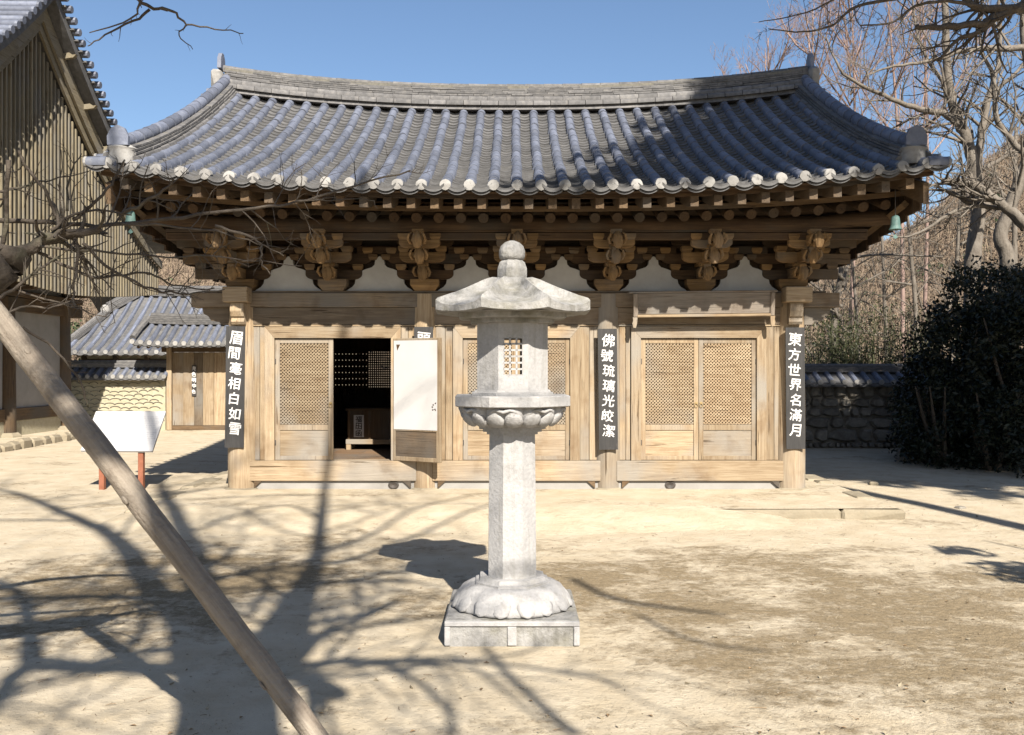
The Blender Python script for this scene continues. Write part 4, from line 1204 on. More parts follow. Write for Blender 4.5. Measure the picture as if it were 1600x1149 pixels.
def build_boards():
    specs = [(0, 367, 510, 700, '眉間毫相白如雪', 'black vertical board with white characters on the leftmost column', .015),
             (1, 662, 511, 702, '頭上旋螺靑山色', 'black vertical board half hidden behind the open white door', 0),
             (2, 950, 514, 703, '佛號琉璃光皎潔', 'black vertical board with white characters between lantern and signboard doors', -.01),
             (3, 1243, 512, 702, '東方世界名滿月', 'black vertical board with white characters on the rightmost column', -.01)]
    for i, px, y0, y1, txt, lab, lean in specs:
        D = 11.97; p0 = at(px, y0, D); p1 = at(px, y1, D); w = .122
        t = thing('couplet_board', lab, 'signboard', (p0.x, D, p1.z), 'couplet boards hung on the columns')
        zc = (p0.z + p1.z) / 2
        R = Matrix.Translation((p0.x, D, zc)) @ Matrix.Rotation(lean, 4, 'Y') @ Matrix.Rotation(rad(.6), 4, 'X')
        mb = MB(); hh = (p0.z - p1.z) / 2; n = 6; vs_ = []
        for k in range(n + 1):   # slightly cupped plank
            s = -1 + 2 * k / n
            for (zz, dy) in ((-hh, 0), (hh, 0), (hh, .018), (-hh, .018)): vs_.append(R @ Vector((s * w, dy + .0 * s * s, zz)))
        fs_ = [(4 * k + a, 4 * k + (a + 1) % 4, 4 * k + 4 + (a + 1) % 4, 4 * k + 4 + a) for k in range(n) for a in range(4)] + [(0, 3, 2, 1), (4 * n, 4 * n + 1, 4 * n + 2, 4 * n + 3)]
        mb.add(vs_, fs_); mb.build('board', M['black'], t, fix=True)
        step = (2 * hh - .20) / 7
        for k, ch in enumerate(txt):
            me = glyph(ch, .152 * (1.0 if k else 1.08), .015, .10)
            if me is None: continue
            me.materials.append(M['white'])
            rg = random.Random(i * 10 + k)
            put('character', me, t, R @ Matrix.Translation((rg.uniform(-.015, .012), -.001, hh - .15 - step * k)) @ UP)
build_boards()

def build_hung_things():
    # horizontal name board, its paint weathered away
    a, b = at(993, 460, 11.86), at(1207, 456, 11.86)
    t = thing('name_board', 'blank weathered grey name board hung above the right-hand doors', 'signboard', ((a.x + b.x) / 2, 11.9, 2.4))
    xc = (a.x + b.x) / 2; hw = (b.x - a.x) / 2
    R = Matrix.Translation((xc, 11.86, 2.52)) @ Matrix.Rotation(rad(-.6), 4, 'Y') @ Matrix.Rotation(rad(9), 4, 'X')
    mb = MB(); mb.box(-hw, hw, 0, .03, -.135, .135, .004, R); mb.build('panel', W['gx'], t)
    mb = MB(); mb.box(-hw - .085, hw + .06, -.010, .03, .138, .160, .005, R); mb.build('top_moulding', W['gx'], t)
    mb = MB(); mb.box(-hw + .02, hw - .02, -.03, .03, -.172, -.138, .006, R); mb.build('bottom_moulding', W['x'], t)
    for s in (-1, 1):
        mb = MB(); mb.box(s * hw - .028, s * hw + .028, -.024, .032, -.165, .136, .006, R); mb.build('side_moulding', W['gz'], t)
        mb = MB(); mb.prism([(s * (hw - .025), -.168), (s * (hw + .035), -.168), (s * (hw + .03), -.21), (s * (hw + .04), -.245), (s * (hw + .028), -.30), (s * (hw - .005), -.305), (s * (hw - .02), -.25)], 'y', -.022, .012, R)
        mb.build('scroll_leg', W['z'], t, fix=True)
    # wind bells
    for (px, py, D, lab) in ((204, 340, 10.75, 'pale green bronze wind bell under the left eave corner'), (1399, 348, 10.75, 'verdigris bronze wind bell under the right eave corner')):
        p = at(px, py, D)
        t = thing('wind_bell', lab, 'bell', p, 'wind bells at the eave corners')
        mb = MB(); mb.lathe([(.004, .088), (.022, .082), (.043, .066), (.050, .03), (.055, -.03), (.064, -.062), (.074, -.080), (.070, -.082), (.055, -.07), (.03, -.06)], 20, p); mb.build('bell', M['bronze'], t, smooth=50)
        zt = ZE + dE(p.x) - .14
        mb = MB(); mb.tube([p + Vector((0, 0, .08)), Vector((p.x, p.y, zt))], .006, 5); mb.build('hanger', M['iron'], t)
        mb = MB(); mb.tube([p + Vector((0, 0, -.05)), p + Vector((0, 0, -.13))], .003, 4); mb.build('clapper_cord', M['iron'], t)
        mb = MB(); mb.prism([(p.x - .03, p.z - .17), (p.x, p.z - .13), (p.x + .03, p.z - .17), (p.x, p.z - .19)], 'y', p.y - .002, p.y + .002); mb.build('fish_clapper', M['bronze'], t)
    # offering box inside the open door
    D = 13.85; a = at(541, 640, D); b = at(607, 700, D); zf = .47
    t = thing('offering_box', 'dark wooden offering box with paper label inside the open doorway', 'box', ((a.x + b.x) / 2, D, zf))
    x0, x1 = a.x, a.x + .80; zt = zf + .62; zm = zf + .16
    mb = MB(); mb.box(x0 + .02, x1 - .02, D + .02, D + .40, zm, zt - .035, .004); mb.build('box_body', W['bz'], t)
    mb = MB(); mb.box(x0 - .01, x1 + .01, D - .01, D + .43, zt - .034, zt, .006); mb.build('lid', W['bx'], t)
    for xx in (x0 + .02, x0 + .33, x1 - .06):
        mb = MB(); mb.box(xx, xx + .035, D, D + .02, zm, zt - .036, .003); mb.build('front_stile', W['bz'], t)
    mb = MB(); mb.box(x0 - .005, x1 + .005, D - .02, D + .04, zm - .075, zm - .002, .006); mb.build('front_rail', W['x'], t)
    for xx in (x0, x1 - .07):
        for yy in (D - .018, D + .34):
            mb = MB(); mb.box(xx, xx + .07, yy, yy + .06, zf, zm - .077, .004); mb.build('leg', W['z'], t)
    lx = x0 + .185; lb = MB(); lb.box(lx - .075, lx + .075, D + .012, D + .0185, zm + .03, zm + .36); lab = lb.build('paper_label', M['paper'], t)
    for k, ch in enumerate('福田函'):
        me = glyph(ch, .092, .02, .05, .0008)
        if me is None: continue
        me.materials.append(M['ink']); put('character', me, lab, Matrix.Translation((lx, D + .0115, zm + .30 - .105 * k)) @ UP)
build_hung_things()

def build_info_sign():
    tl, tr, br, bl = at(150, 643, 13.42), at(259, 643, 13.42), at(238, 705, 12.86), at(126, 704, 12.86)
    t = thing('information_sign', 'white slanted information panel on two red-brown posts left of the hall', 'sign', ((tl.x + tr.x) / 2, 13.1, 0))
    n = (tr - tl).cross(bl - tl).normalized()
    if n.z < 0: n = -n
    vs_ = [tl, tr, br, bl] + [v - n * .03 for v in (tl, tr, br, bl)]
    mb = MB(); mb.add(vs_, [(0, 1, 2, 3), (7, 6, 5, 4), (0, 4, 5, 1), (1, 5, 6, 2), (2, 6, 7, 3), (3, 7, 4, 0)]); pan = mb.build('panel', M['sign'], t, fix=True)
    # faint rows of print
    rg = random.Random(2)
    def S(u, v): return tl.lerp(tr, u).lerp(bl.lerp(br, u), v) + n * .0025
    for k in range(17):
        v = .13 + .046 * k; u0 = .07; u1 = rg.uniform(.55, .93) if k in (0, 8, 16) else .93
        mb = MB()
        u = u0
        while u < u1:
            l = rg.uniform(.02, .07); q = (S(u, v), S(u + l, v), S(u + l, v + .016), S(u, v + .016)); mb.add(q, [(0, 1, 2, 3)]); u += l + .012
        mb.build('printed_line', M['print'], pan)
    for px in (160, 221):
        g = ground_at(px, 765); top = at(px, 690, g.y)
        mb = MB(); hw = .036
        zt = (tl.z + bl.z) / 2 + (g.y - 13.14) * .91 - .05
        mb.box(g.x - hw, g.x + hw, g.y - hw, g.y + hw, -.2, min(zt, .78), .004); mb.build('post', M['redpost'], t)
build_info_sign()

# ---------------------------------------------------------------- small tiled roofs
def rows_roof(root, x0, x1, ye, ze, yr, zr, sp, r, name='roof', clipL=None, clipR=None, curve=.25, mat_deck=None, back=True, rise=0.0, nseg=8):
    """single-slope face with cover-tile rows; clipL=(x_corner, x_ridge) makes a hip"""
    xm = (x0 + x1) / 2; hx = (x1 - x0) / 2
    def P(x, u, h=0.0):
        k = rise * abs((x - xm) / hx) ** 3
        z = ze + k + (zr + k * .6 - ze - k) * ((1 - curve) * u + curve * u * u)
        return Vector((x, ye + (yr - ye) * u, z + h))
    def umax(x):
        u = 1.0
        if clipL and x < clipL[1]: u = min(u, max((x - clipL[0]) / (clipL[1] - clipL[0]), .02))
        if clipR and x > clipR[1]: u = min(u, max((clipR[0] - x) / (clipR[0] - clipR[1]), .02))
        return u
    mb = MB(); N = 40
    for i in range(N):
        xa = x0 + (x1 - x0) * i / N; xb = x0 + (x1 - x0) * (i + 1) / N
        for k in range(6):
            vs_ = []
            for (x, kk) in ((xa, k), (xb, k), (xb, k + 1), (xa, k + 1)): vs_.append(P(x, kk / 6 * umax(x)))
            lo = [v - Vector((0, 0, .09)) for v in vs_]
            fs_ = [(0, 1, 2, 3), (7, 6, 5, 4)]
            if k == 0: fs_.append((0, 4, 5, 1))
            if i == 0: fs_.append((3, 7, 4, 0))
            if i == N - 1: fs_.append((1, 5, 6, 2))
            mb.add(vs_ + lo, fs_)
    if back:
        vs_ = [P(x0, 1), P(x1, 1), Vector((x1, 2 * yr - ye, ze)), Vector((x0, 2 * yr - ye, ze))]
        mb.add(vs_, [(0, 1, 2, 3)])
    deck = mb.build(name, M['pan'], root)
    n = int(round((x1 - x0) / sp)); sp = (x1 - x0) / n
    for i in range(n + 1):
        x = x0 + i * sp; um = umax(x)
        if um < .06: continue
        mb = MB(); pts = []; rs = []
        for k in range(nseg * 2):
            u = um * ((k + 1) // 2) / nseg; pts.append(P(x, u, r * .25) + Vector((0, (-.002 if k % 2 else .002), 0))); rs.append(r if k % 2 == 0 else r * .9)
        mb.tube(pts, rs, 8); mb.build('cover_tile_row', M['cover'], deck, smooth=40)
        mb = MB(); p = P(x, 0, r * .25); mb.tube([p + Vector((0, -.035, 0)), p + Vector((0, .03, 0))], [r * .96, r], 9); mb.build('eave_plug', M['mortar'], deck)
        if i < n:   # drooping pan at the eave
            mb = MB(); vs_ = []
            for dy in (-.03, .12):
                for a in range(6):
                    s = a / 5; xx = x + sp * s; c = ((2 * s - 1) ** 2 - 1) * sp * .22
                    p = P(xx, 0); vs_ += [(xx, p.y + dy, p.z + c + .02 + dy * .3), (xx, p.y + dy, p.z + c - .02 + dy * .3)]
            fs_ = [(2 * a, 2 * a + 1, 2 * a + 3, 2 * a + 2) for a in range(5)] + [(2 * a, 2 * a + 2, 12 + 2 * a + 2, 12 + 2 * a) for a in range(5)]
            mb.add(vs_, fs_); mb.build('eave_pan_tile', M['pan'], deck)
    return deck, P
def ridge_run(root, pts, w, h, name='ridge', capr=None):
    """layered tile ridge along points"""
    rg = random.Random(int(abs(pts[0][0]) * 100))
    pts = [Vector(p) for p in pts]
    mb = MB()
    for a, b in zip(pts, pts[1:]):
        d = (b - a).normalized(); s = Vector((-d.y, d.x, 0)).normalized() * w
        for (l0, l1, k) in ((0, .30, 1.15), (.33, .50, 1.0), (.53, .70, .95), (.73, .9, .9)):
            vs_ = []
            for p in (a, b):
                vs_ += [p - s * k + Vector((0, 0, h * l0)), p + s * k + Vector((0, 0, h * l0)), p + s * k + Vector((0, 0, h * l1)), p - s * k + Vector((0, 0, h * l1))]
            mb.add(vs_, [(0, 1, 5, 4), (1, 2, 6, 5), (2, 3, 7, 6), (3, 0, 4, 7), (0, 3, 2, 1), (4, 5, 6, 7)])
    o = mb.build(name, M['ridge'], root, fix=True)
    r = capr or w * .6
    mb = MB(); mb.tube([p + Vector((0, 0, h)) for p in pts], r, 8); mb.build('ridge_cap', M['ridge'], o, smooth=40)
    return o

def build_left_hall():
    XP = -10.3; XW = -11.5
    t = thing('main_hall', 'large timber hall on the left with slatted khaki gable and white wall', 'temple hall', (XW, 20, 0))
    YA = 20.0
    def zt(y):
        s = abs(y - YA); return 9.95 - .98 * s + .05 * s * s
    # roof body
    mb = MB(); ys = [YA + 7.6 * (i / 12 - 1) for i in range(25)]
    for i in range(24):
        vs_ = []
        for y in (ys[i], ys[i + 1]):
            for x in (-9.85, -24): vs_ += [(x, y, zt(y)), (x, y, zt(y) - .30)]
        mb.add(vs_, [(0, 2, 6, 4), (1, 5, 7, 3), (0, 4, 5, 1), (2, 3, 7, 6)])
    rf = mb.build('roof', M['pan'], t)
    rg = random.Random(6)
    # verge tiles with round ends facing the yard
    L = 7.5; k = 0; s = -L
    while s < L:
        y = YA + s; z = zt(y)
        mb = MB(); mb.tube([(-9.72, y, z + .06), (-10.3, y, z + .07), (-11.2, y, z + .10)], [.085, .08, .08], 10); mb.build('verge_tile', M['cover'], rf, smooth=40)
        mb = MB(); mb.tube([(-9.735, y, z + .06), (-9.69, y, z + .055)], [.088, .078], 10); mb.build('verge_plug', M['cover'], rf)
        mb = MB(); 
        y2 = y + .12; z2 = zt(y2)
        mb.box(-11, -9.76, y2 - .09, y2 + .09, z2 - .02, z2 + .03, .01); mb.build('verge_pan', M['pan'], rf)
        sl = abs(-.98 + .1 * abs(s)); s += .27 / math.sqrt(1 + sl * sl)
    ridge_run(t, [(-24, YA, 9.9), (-10.2, YA, 9.95)], .22, .55, 'main_ridge')
    # barge boards in two layers
    for (xo, dz, w, nm) in ((-10.12, .36, .42, 'barge_board'), (-10.20, .76, .22, 'barge_board')):
        for sg in (-1, 1):
            mb = MB(); n = 12
            for i in range(n):
                vs_ = []
                for q in (i, i + 1):
                    y = YA + sg * (4.7 if dz < .5 and sg > 0 else 7.0) * q / n; z = zt(y) - dz
                    vs_ += [(xo - .03, y, z - w), (xo + .03, y, z - w), (xo + .03, y, z), (xo - .03, y, z)]
                mb.add(vs_, [(0, 1, 5, 4), (1, 2, 6, 5), (2, 3, 7, 6), (3, 0, 4, 7), (0, 3, 2, 1), (4, 5, 6, 7)])
            mb.build(nm, W['ky'], t, fix=True)
    # little horn brackets on the barge board
    for i in range(7):
        y = YA + .9 + i * 1.02; z = zt(y) - .42
        mb = MB(); mb.prism([(-10.09, z - .05), (-9.86, z - .02), (-9.80, z + .05), (-9.88, z + .04), (-9.95, z + .09), (-10.09, z + .07)], 'y', y - .05, y + .05); mb.build('barge_peg', W['ky'], t, fix=True)
    # vertical battened wind boards
    y = YA - 5.6
    while y < YA + 7.0:
        top = zt(y) - .95; bot = 3.42 + .30 * (abs(y - 21.5) / 5.5) ** 1.5 * 1.4
        if top > bot + .1:
            mb = MB(); mb.box(XP - .055, XP - .025, y - .082, y + .082, bot, top); mb.build('wind_board', W['kz'], t)
            mb = MB(); mb.box(XP - .024, XP + .035, y - .105, y - .045, bot - .03, top + .05, .006); mb.build('batten', W['kz'], t)
        y += .168
    # wall, columns and beams below
    for yy in (15.9, 18.5, 21.1, 23.75):
        mb = MB(); mb.lathe([(.21, .10), (.20, 1.5), (.18, 3.3)], 16, (XW, yy, 0)); mb.build('column', W['bz'], t, smooth=40)
        mb = MB(); mb.lathe([(.36, -.02), (.33, .16), (.26, .22)], 9, (XW, yy, 0), fn=lambda a, r, z: r * (1 + .1 * math.sin(2 * a + yy))); mb.build('plinth_stone', M['kerb'], t)
    mb = MB(); mb.box(XW - .06, XW + .02, 15.9, 23.75, .75, 3.0); mb.build('wall', M['plaster'], t)
    mb = MB(); mb.box(XW - .07, XW + .08, 15.9, 23.75, .48, .76, .01); mb.build('lower_rail', W['by'], t)
    mb = MB(); mb.box(XW - .07, XW + .05, 15.9, 23.75, .10, .478, .01); mb.build('foundation_strip', M['clay'], t)
    mb = MB(); mb.box(XW - .12, XW + .12, 15.3, 24.6, 3.0, 3.32, .01); mb.build('tie_beam', W['by'], t)
    mb = MB(); mb.box(XW - .18, XW + .18, 15.2, 24.5, 3.33, 3.47, .01); mb.build('plate_beam', W['by'], t)
    mb = MB(); mb.box(XW - .06, XW + .02, 15.9, 23.75, 3.47, 8.0); mb.build('upper_wall', M['plaster_grey'], t)
    for yy in (18.5, 21.1, 23.75):
        mb = MB(); mb.prism([(XW - .2, 3.48), (XW + .65, 3.48), (XW + .72, 3.58), (XW + .62, 3.64), (XW + .66, 3.74), (XW + .45, 3.78), (XW - .2, 3.78)], 'y', yy - .10, yy + .10); mb.build('bracket_arm', W['bx'], t, fix=True)
    # stone edging of its terrace
    mb = MB(); mb.box(-14, -10.42, 14.5, 24.5, -.05, .12); struct(mb.build('terrace', M['ground']))
    y = 15.0; rg = random.Random(9)
    te = bpy.data.objects['terrace']
    while y < 24.4:
        l = rg.uniform(.28, .5)
        mb = MB(); mb.box(-10.5, -10.22 + rg.uniform(-.04, .05), y + .01, y + l - .01, -.06, .17 + rg.uniform(-.03, .04), .06)
        mb.v = [(v[0] + .02 * noise.noise(Vector(v) * 6), v[1], v[2] + .025 * noise.noise(Vector(v) * 5)) for v in mb.v]
        mb.build('edging_stone', M['kerb'], te, smooth=35); y += l
build_left_hall()

def build_gate_group():
    D = 25.3
    # patterned clay wall
    w = thing('clay_wall', 'yellow clay yard wall with wavy tile courses behind the information sign', 'wall', (-10.8, D, 0))
    X0, X1 = -13.2, -9.45
    mb = MB(); mb.box(X0, X1, D, D + .42, -.05, 1.42); mb.build('wall_body', M['clay'], w)
    arc = MB(); n = 8; R = .155; vs_ = []
    for rr in (R, R - .022):
        for yy in (-.022, .01):
            for k in range(n + 1):
                a = math.pi * (.10 + .80 * k / n); vs_.append((rr * math.cos(a), yy, rr * .52 * math.sin(a)))
    m = n + 1
    fs_ = []
    for k in range(n):
        fs_ += [(k, k + 1, 2 * m + k + 1, 2 * m + k), (k, m + k, m + k + 1, k + 1), (2 * m + k, 2 * m + k + 1, 3 * m + k + 1, 3 * m + k)]
    arc.add(vs_, fs_); me = arc.mesh('wave_tile', M['tile_edge'])
    rg = random.Random(5)
    for r in range(11):
        z = .12 + r * .112
        k = 0; x = X0 + .2 + (.13 if r % 2 else 0)
        while x < X1 - .12:
            put('wave_tile', me, w, Matrix.Translation((x + rg.uniform(-.03, .03), D - .0, z + rg.uniform(-.02, .02))) @ Matrix.Diagonal((rg.uniform(.85, 1.05), 1, rg.uniform(.7, 1.1), 1)))
            x += .27
    dk, P = rows_roof(w, X0 - .1, X1 + .05, D - .22, 1.44, D + .21, 1.70, .235, .062, 'coping', curve=0, nseg=2)
    ridge_run(w, [(X0 - .1, D + .21, 1.70), (X1 + .05, D + .21, 1.70)], .10, .14, 'coping_ridge')
    # gate
    g = thing('yard_gate', 'small wooden plank gate under a tiled roof left of the hall', 'gate', (-8.6, D, 0))
    GX0, GX1 = -9.38, -7.35
    for x in (GX0 + .06, GX1 - .06):
        mb = MB(); mb.box(x - .07, x + .07, D - .10, D + .10, 0, 2.32, .008); mb.build('post', W['z'], g)
    mb = MB(); mb.box(GX0 - .15, GX1 + .15, D - .08, D + .08, 2.12, 2.30, .008); mb.build('lintel', W['bx'], g)
    mb = MB(); mb.box(GX0 + .13, GX1 - .13, D - .06, D + .06, 0.0, .12, .008); mb.build('threshold', W['bx'], g)
    xs = [GX0 + .135, GX0 + .42, GX0 + .72, GX0 + .96, GX0 + 1.26, GX0 + 1.58, GX1 - .135]
    for i, (a, b) in enumerate(zip(xs, xs[1:])):
        mb = MB(); mb.box(a + .003, b - .003, D - .02 - .006 * (i % 2), D + .02, .125, 2.115, .004); mb.build('gate_plank', W['z'] if i != 2 else W['mz'], g)
    dk, P = rows_roof(g, GX0 - .62, GX1 + .3, D - .85, 2.32, D, 2.88, .235, .068, 'roof', curve=.15, nseg=4, rise=.05)
    ridge_run(g, [(GX0 - .45, D, 2.90), (GX0 + .6, D, 2.86), (GX1 + .3, D, 2.88)], .13, .22, 'roof_ridge')
    mb = MB(); mb.tube([P(GX0 - .62, .02, .1), P(GX0 - .60, .5, .13), P(GX0 - .5, .98, .16)], .085, 8); mb.build('verge_ridge', M['ridge'], g, smooth=40)
    for i in range(10):
        x = GX0 - .5 + i * .26
        mb = MB(); mb.tube([(x, D - .78, 2.235), (x, D + .3, 2.60)], .04, 6); mb.build('rafter', W['by'], g)
    p = at(303, 600, D - .06); t = thing('gate_plaque', 'small black plaque with white characters on the plank gate', 'plaque', (p.x, D - .05, p.z))
    mb = MB(); z0, z1 = at(303, 619, D).z, at(303, 571, D).z; mb.box(p.x - .06, p.x + .06, D - .058, D - .035, z0, z1, .004); mb.build('board', M['black'], t)
    text_column(t, '見色明中色', p.x, D - .060, [z1 - .09 - k * (z1 - z0 - .06) / 5 for k in range(5)], .115, M['white'], .03, .06)
    # building beyond
    D2 = 33.0; B = thing('monks_quarters', 'low tiled building with hipped roof beyond the clay wall', 'building', (-13, D2, 0))
    xe, xr0, xr1 = at(70, 548, D2).x, at(207, 460, D2 + 3).x, -6.5
    ze = at(150, 551, D2).z; zr = at(260, 462, D2 + 3.4).z
    dk, P = rows_roof(B, xe, xr1, D2, ze, D2 + 3.4, zr, .36, .085, 'roof', clipL=(xe - .2, xr0), curve=.28, nseg=10)
    ridge_run(B, [P(xr0, 1, 0), P(xr0 + 1.2, 1, -.05), P(xr1, 1, -.03)], .18, .32, 'main_ridge')
    ridge_run(B, [P(xr0 + .05, .98, 0), P(xr0 - .75, .72, .02)], .17, .30, 'verge_ridge')
    ridge_run(B, [P(xr0 - .75, .70, 0), P(xe + .6, .22, .0), P(xe, .03, .05)], .15, .18, 'hip_ridge')
    for q in (P(xr0 + .02, 1, .28), P(xr0 - .78, .70, .22)):
        mb = MB(); mb.lathe([(.05, -.15), (.16, -.12), (.18, 0), (.12, .14), (.03, .18)], 10, q); mb.build('ridge_end_mortar', M['mortar'], B, smooth=50)
    mb = MB(); mb.box(xe + .9, xr1, D2 + .9, D2 + 6, 0, ze + .05); mb.build('wall', M['clay'], B)
    for i in range(8):
        x = xe + 1.0 + i * 1.15
        mb = MB(); mb.box(x - .09, x + .09, D2 + .82, D2 + .90, 0, ze - .02, .008); mb.build('post', W['bz'], B)
    mb = MB(); mb.box(xe + .9, xr1, D2 + .84, D2 + .895, ze - .40, ze - .22, .008); mb.build('beam', W['bx'], B)
    for i in range(26):
        x = xe + .4 + i * .36
        mb = MB(); mb.tube([(x, D2 + .12, ze - .14), (x, D2 + 1.2, ze + .22)], .055, 6); mb.build('rafter', W['y'], B)
build_gate_group()

def build_right_wall():
    D = 19.55
    w = thing('stone_wall', 'low rubble stone wall with tile coping in shade right of the hall', 'wall', (8, D, 0))
    X0, X1 = 5.4, 11.5
    mb = MB(); mb.box(X0, X1, D + .03, D + .45, -.1, 1.36); mb.build('wall_core', M['stone'], w)
    rg = random.Random(31)
    z = .02
    while z < 1.30:
        h = rg.choice((.10, .15, .19, .24, .28)); x = X0 + rg.uniform(-.1, .1)
        while x < X1:
            l = h * rg.uniform(.8, 2.3)
            mb = MB(); cx_, cz_ = x + l / 2, z + h / 2; n = 9; vs_ = []; ph = rg.uniform(0, 6)
            for (sc_, yy) in ((1.0, D + .06), (.97, D - .005), (.72, D - .045 - rg.uniform(0, .03))):
                for k in range(n):
                    a = 2 * math.pi * k / n; rr = 1 / max(abs(math.cos(a)), abs(math.sin(a))) ** .85 * (1 + .09 * math.sin(3 * a + ph) + .06 * math.sin(5 * a + 2 * ph))
                    vs_.append((cx_ + l * .48 * rr * sc_ * math.cos(a), yy, cz_ + h * .48 * rr * sc_ * math.sin(a)))
            fs_ = [(i * n + k, i * n + (k + 1) % n, (i + 1) * n + (k + 1) % n, (i + 1) * n + k) for i in (0, 1) for k in range(n)] + [tuple(2 * n + k for k in range(n))]
            mb.add(vs_, fs_); mb.build('stone', M['stone'], w, smooth=35, fix=True)
            x += l + .012
        z += h + .008
    rows_roof(w, X0, X1, D - .22, 1.38, D + .24, 1.60, .25, .06, 'coping', curve=0, nseg=2)
    ridge_run(w, [(X0, D + .24, 1.60), (X1, D + .24, 1.60)], .10, .12, 'coping_ridge')
    def rock(name, lab, cat, c, s, seed, mat=None):
        mb = MB(); mb.box(-s[0], s[0], -s[1], s[1], 0, s[2], min(s) * .3)
        bm = bmesh.new(); me = mb.mesh(name, mat or M['stone']); bm.from_mesh(me); bmesh.ops.recalc_face_normals(bm, faces=bm.faces)
        bmesh.ops.subdivide_edges(bm, edges=bm.edges, cuts=2, use_grid_fill=True)
        for v in bm.verts: v.co += Vector((noise.noise(v.co * 2.5 + Vector((seed, 0, 0))), noise.noise(v.co * 2.5 + Vector((0, seed, 0))), noise.noise(v.co * 2.5 + Vector((0, 0, seed))) * .7)) * min(s) * .35
        bm.to_mesh(me); bm.free()
        o = bpy.data.objects.new(name, me); COL.objects.link(o); o.location = c; o.rotation_euler = (0, 0, seed); tag(o, lab, cat); return o
    p = ground_at(1447, 722); rock('stone_block', 'squared grey stone block lying in shade before the rubble wall', 'stone', (p.x, p.y + .2, -.04), (.42, .2, .30), 2.9)
    p = ground_at(1366, 758); rock('loose_stone', 'small pale loose stone on the ground right of the hall', 'stone', (p.x, p.y, -.02), (.11, .06, .07), 1.2, M['kerb'])
    p = ground_at(1500, 795); rock('loose_stone', 'small dark loose stone in a shadow stripe at right', 'stone', (p.x, p.y, -.02), (.06, .05, .05), .4)
build_right_wall()
# ---------------------------------------------------------------- trees
def smooth_path(pts, k=4):
    pts = [Vector(p) for p in pts]; out = []
    for i in range(len(pts) - 1):
        p0 = pts[max(i - 1, 0)]; p1 = pts[i]; p2 = pts[i + 1]; p3 = pts[min(i + 2, len(pts) - 1)]
        for j in range(k):
            t = j / k
            out.append(.5 * ((2 * p1) + (p2 - p0) * t + (2 * p0 - 5 * p1 + 4 * p2 - p3) * t * t + (3 * p1 - p0 - 3 * p2 + p3) * t ** 3))
    out.append(pts[-1]); return out
def rnd(rng): return Vector((rng.gauss(0, 1), rng.gauss(0, 1), rng.gauss(0, 1))).normalized()
def limb(mb, pts, r0, r1, sides=6, k=4, rng=None, jit=0.0):
    p = smooth_path(pts, k); n = len(p)
    if rng and jit:
        for i in range(1, n): p[i] = p[i] + rnd(rng) * jit
    rs = [r0 + (r1 - r0) * i / (n - 1) for i in range(n)]
    mb.tube(p, rs, sides); return p, rs
def sprout(mb, path, rs, rng, count, length, ratio, depth, up=Vector((0, 0, .25)), spread=.9, rmin=.002, start=.15, flat=None, sides=4, cap=.5):
    n = len(path)
    for _ in range(count):
        f = start + (1 - start) * rng.random()
        i = min(int(f * (n - 1)), n - 2)
        p = path[i].lerp(path[i + 1], rng.random())
        d = (path[i + 1] - path[i]).normalized()
        side = rnd(rng)
        if flat is not None: side = side - flat * side.dot(flat) * .75
        side = (side - d * side.dot(d))
        if side.length < 1e-3: continue
        side.normalize()
        dr = (d * (1 - spread * .55) + side * spread + up).normalized()
        L = length * rng.uniform(.45, 1.15) * (1.15 - .55 * f)
        r = max(min(rs[i] * ratio, rs[i] * .8), rmin)
        m = 4 if depth > 0 else 3
        q = [p]; dd = dr.copy()
        for s in range(m):
            dd = (dd + rnd(rng) * .30 + up * .25).normalized(); q.append(q[-1] + dd * (L / m))
        rr = [r * (1 - .62 * s / m) for s in range(m + 1)]
        mb.tube(q, rr, sides if depth > 0 else 3, cap=False)
        if depth > 0:
            sprout(mb, q, rr, rng, max(2, int(count * cap)) if count < 12 else rng.randint(4, 7), L * .55, .62, depth - 1, up, spread, rmin, .2, flat, 3, cap)

def guided_tree(name, label, trunk, limbs, mat, seed, group=None, twig=(5, 1.2, .5, 2), rmin=.006, up=Vector((0, 0, .3)), tmat=None, flat=None, sides=9):
    """trunk: (points, r0, r1); limbs: list of (points, r0, r1)"""
    rng = random.Random(seed)
    base = Vector(trunk[0][0])
    t = thing(name, label, 'tree', base, group)
    mb = MB(); p, rs = limb(mb, trunk[0], trunk[1], trunk[2], sides, 5, rng, trunk[1] * .06)
    mb.build('trunk', tmat or mat, t, smooth='all')
    mb = MB(); c, L, ra, dp = twig
    sprout(mb, p, rs, rng, c, L, .35, dp, up, rmin=rmin, start=.45, flat=flat)
    for (pts, r0, r1) in limbs:
        q, qs = limb(mb, pts, r0, r1, 6, 5, rng, r0 * .25)
        sprout(mb, q, qs, rng, c, L, ra, dp, up, rmin=rmin, flat=flat)
    mb.build('branches', mat, t, smooth='all')
    return t

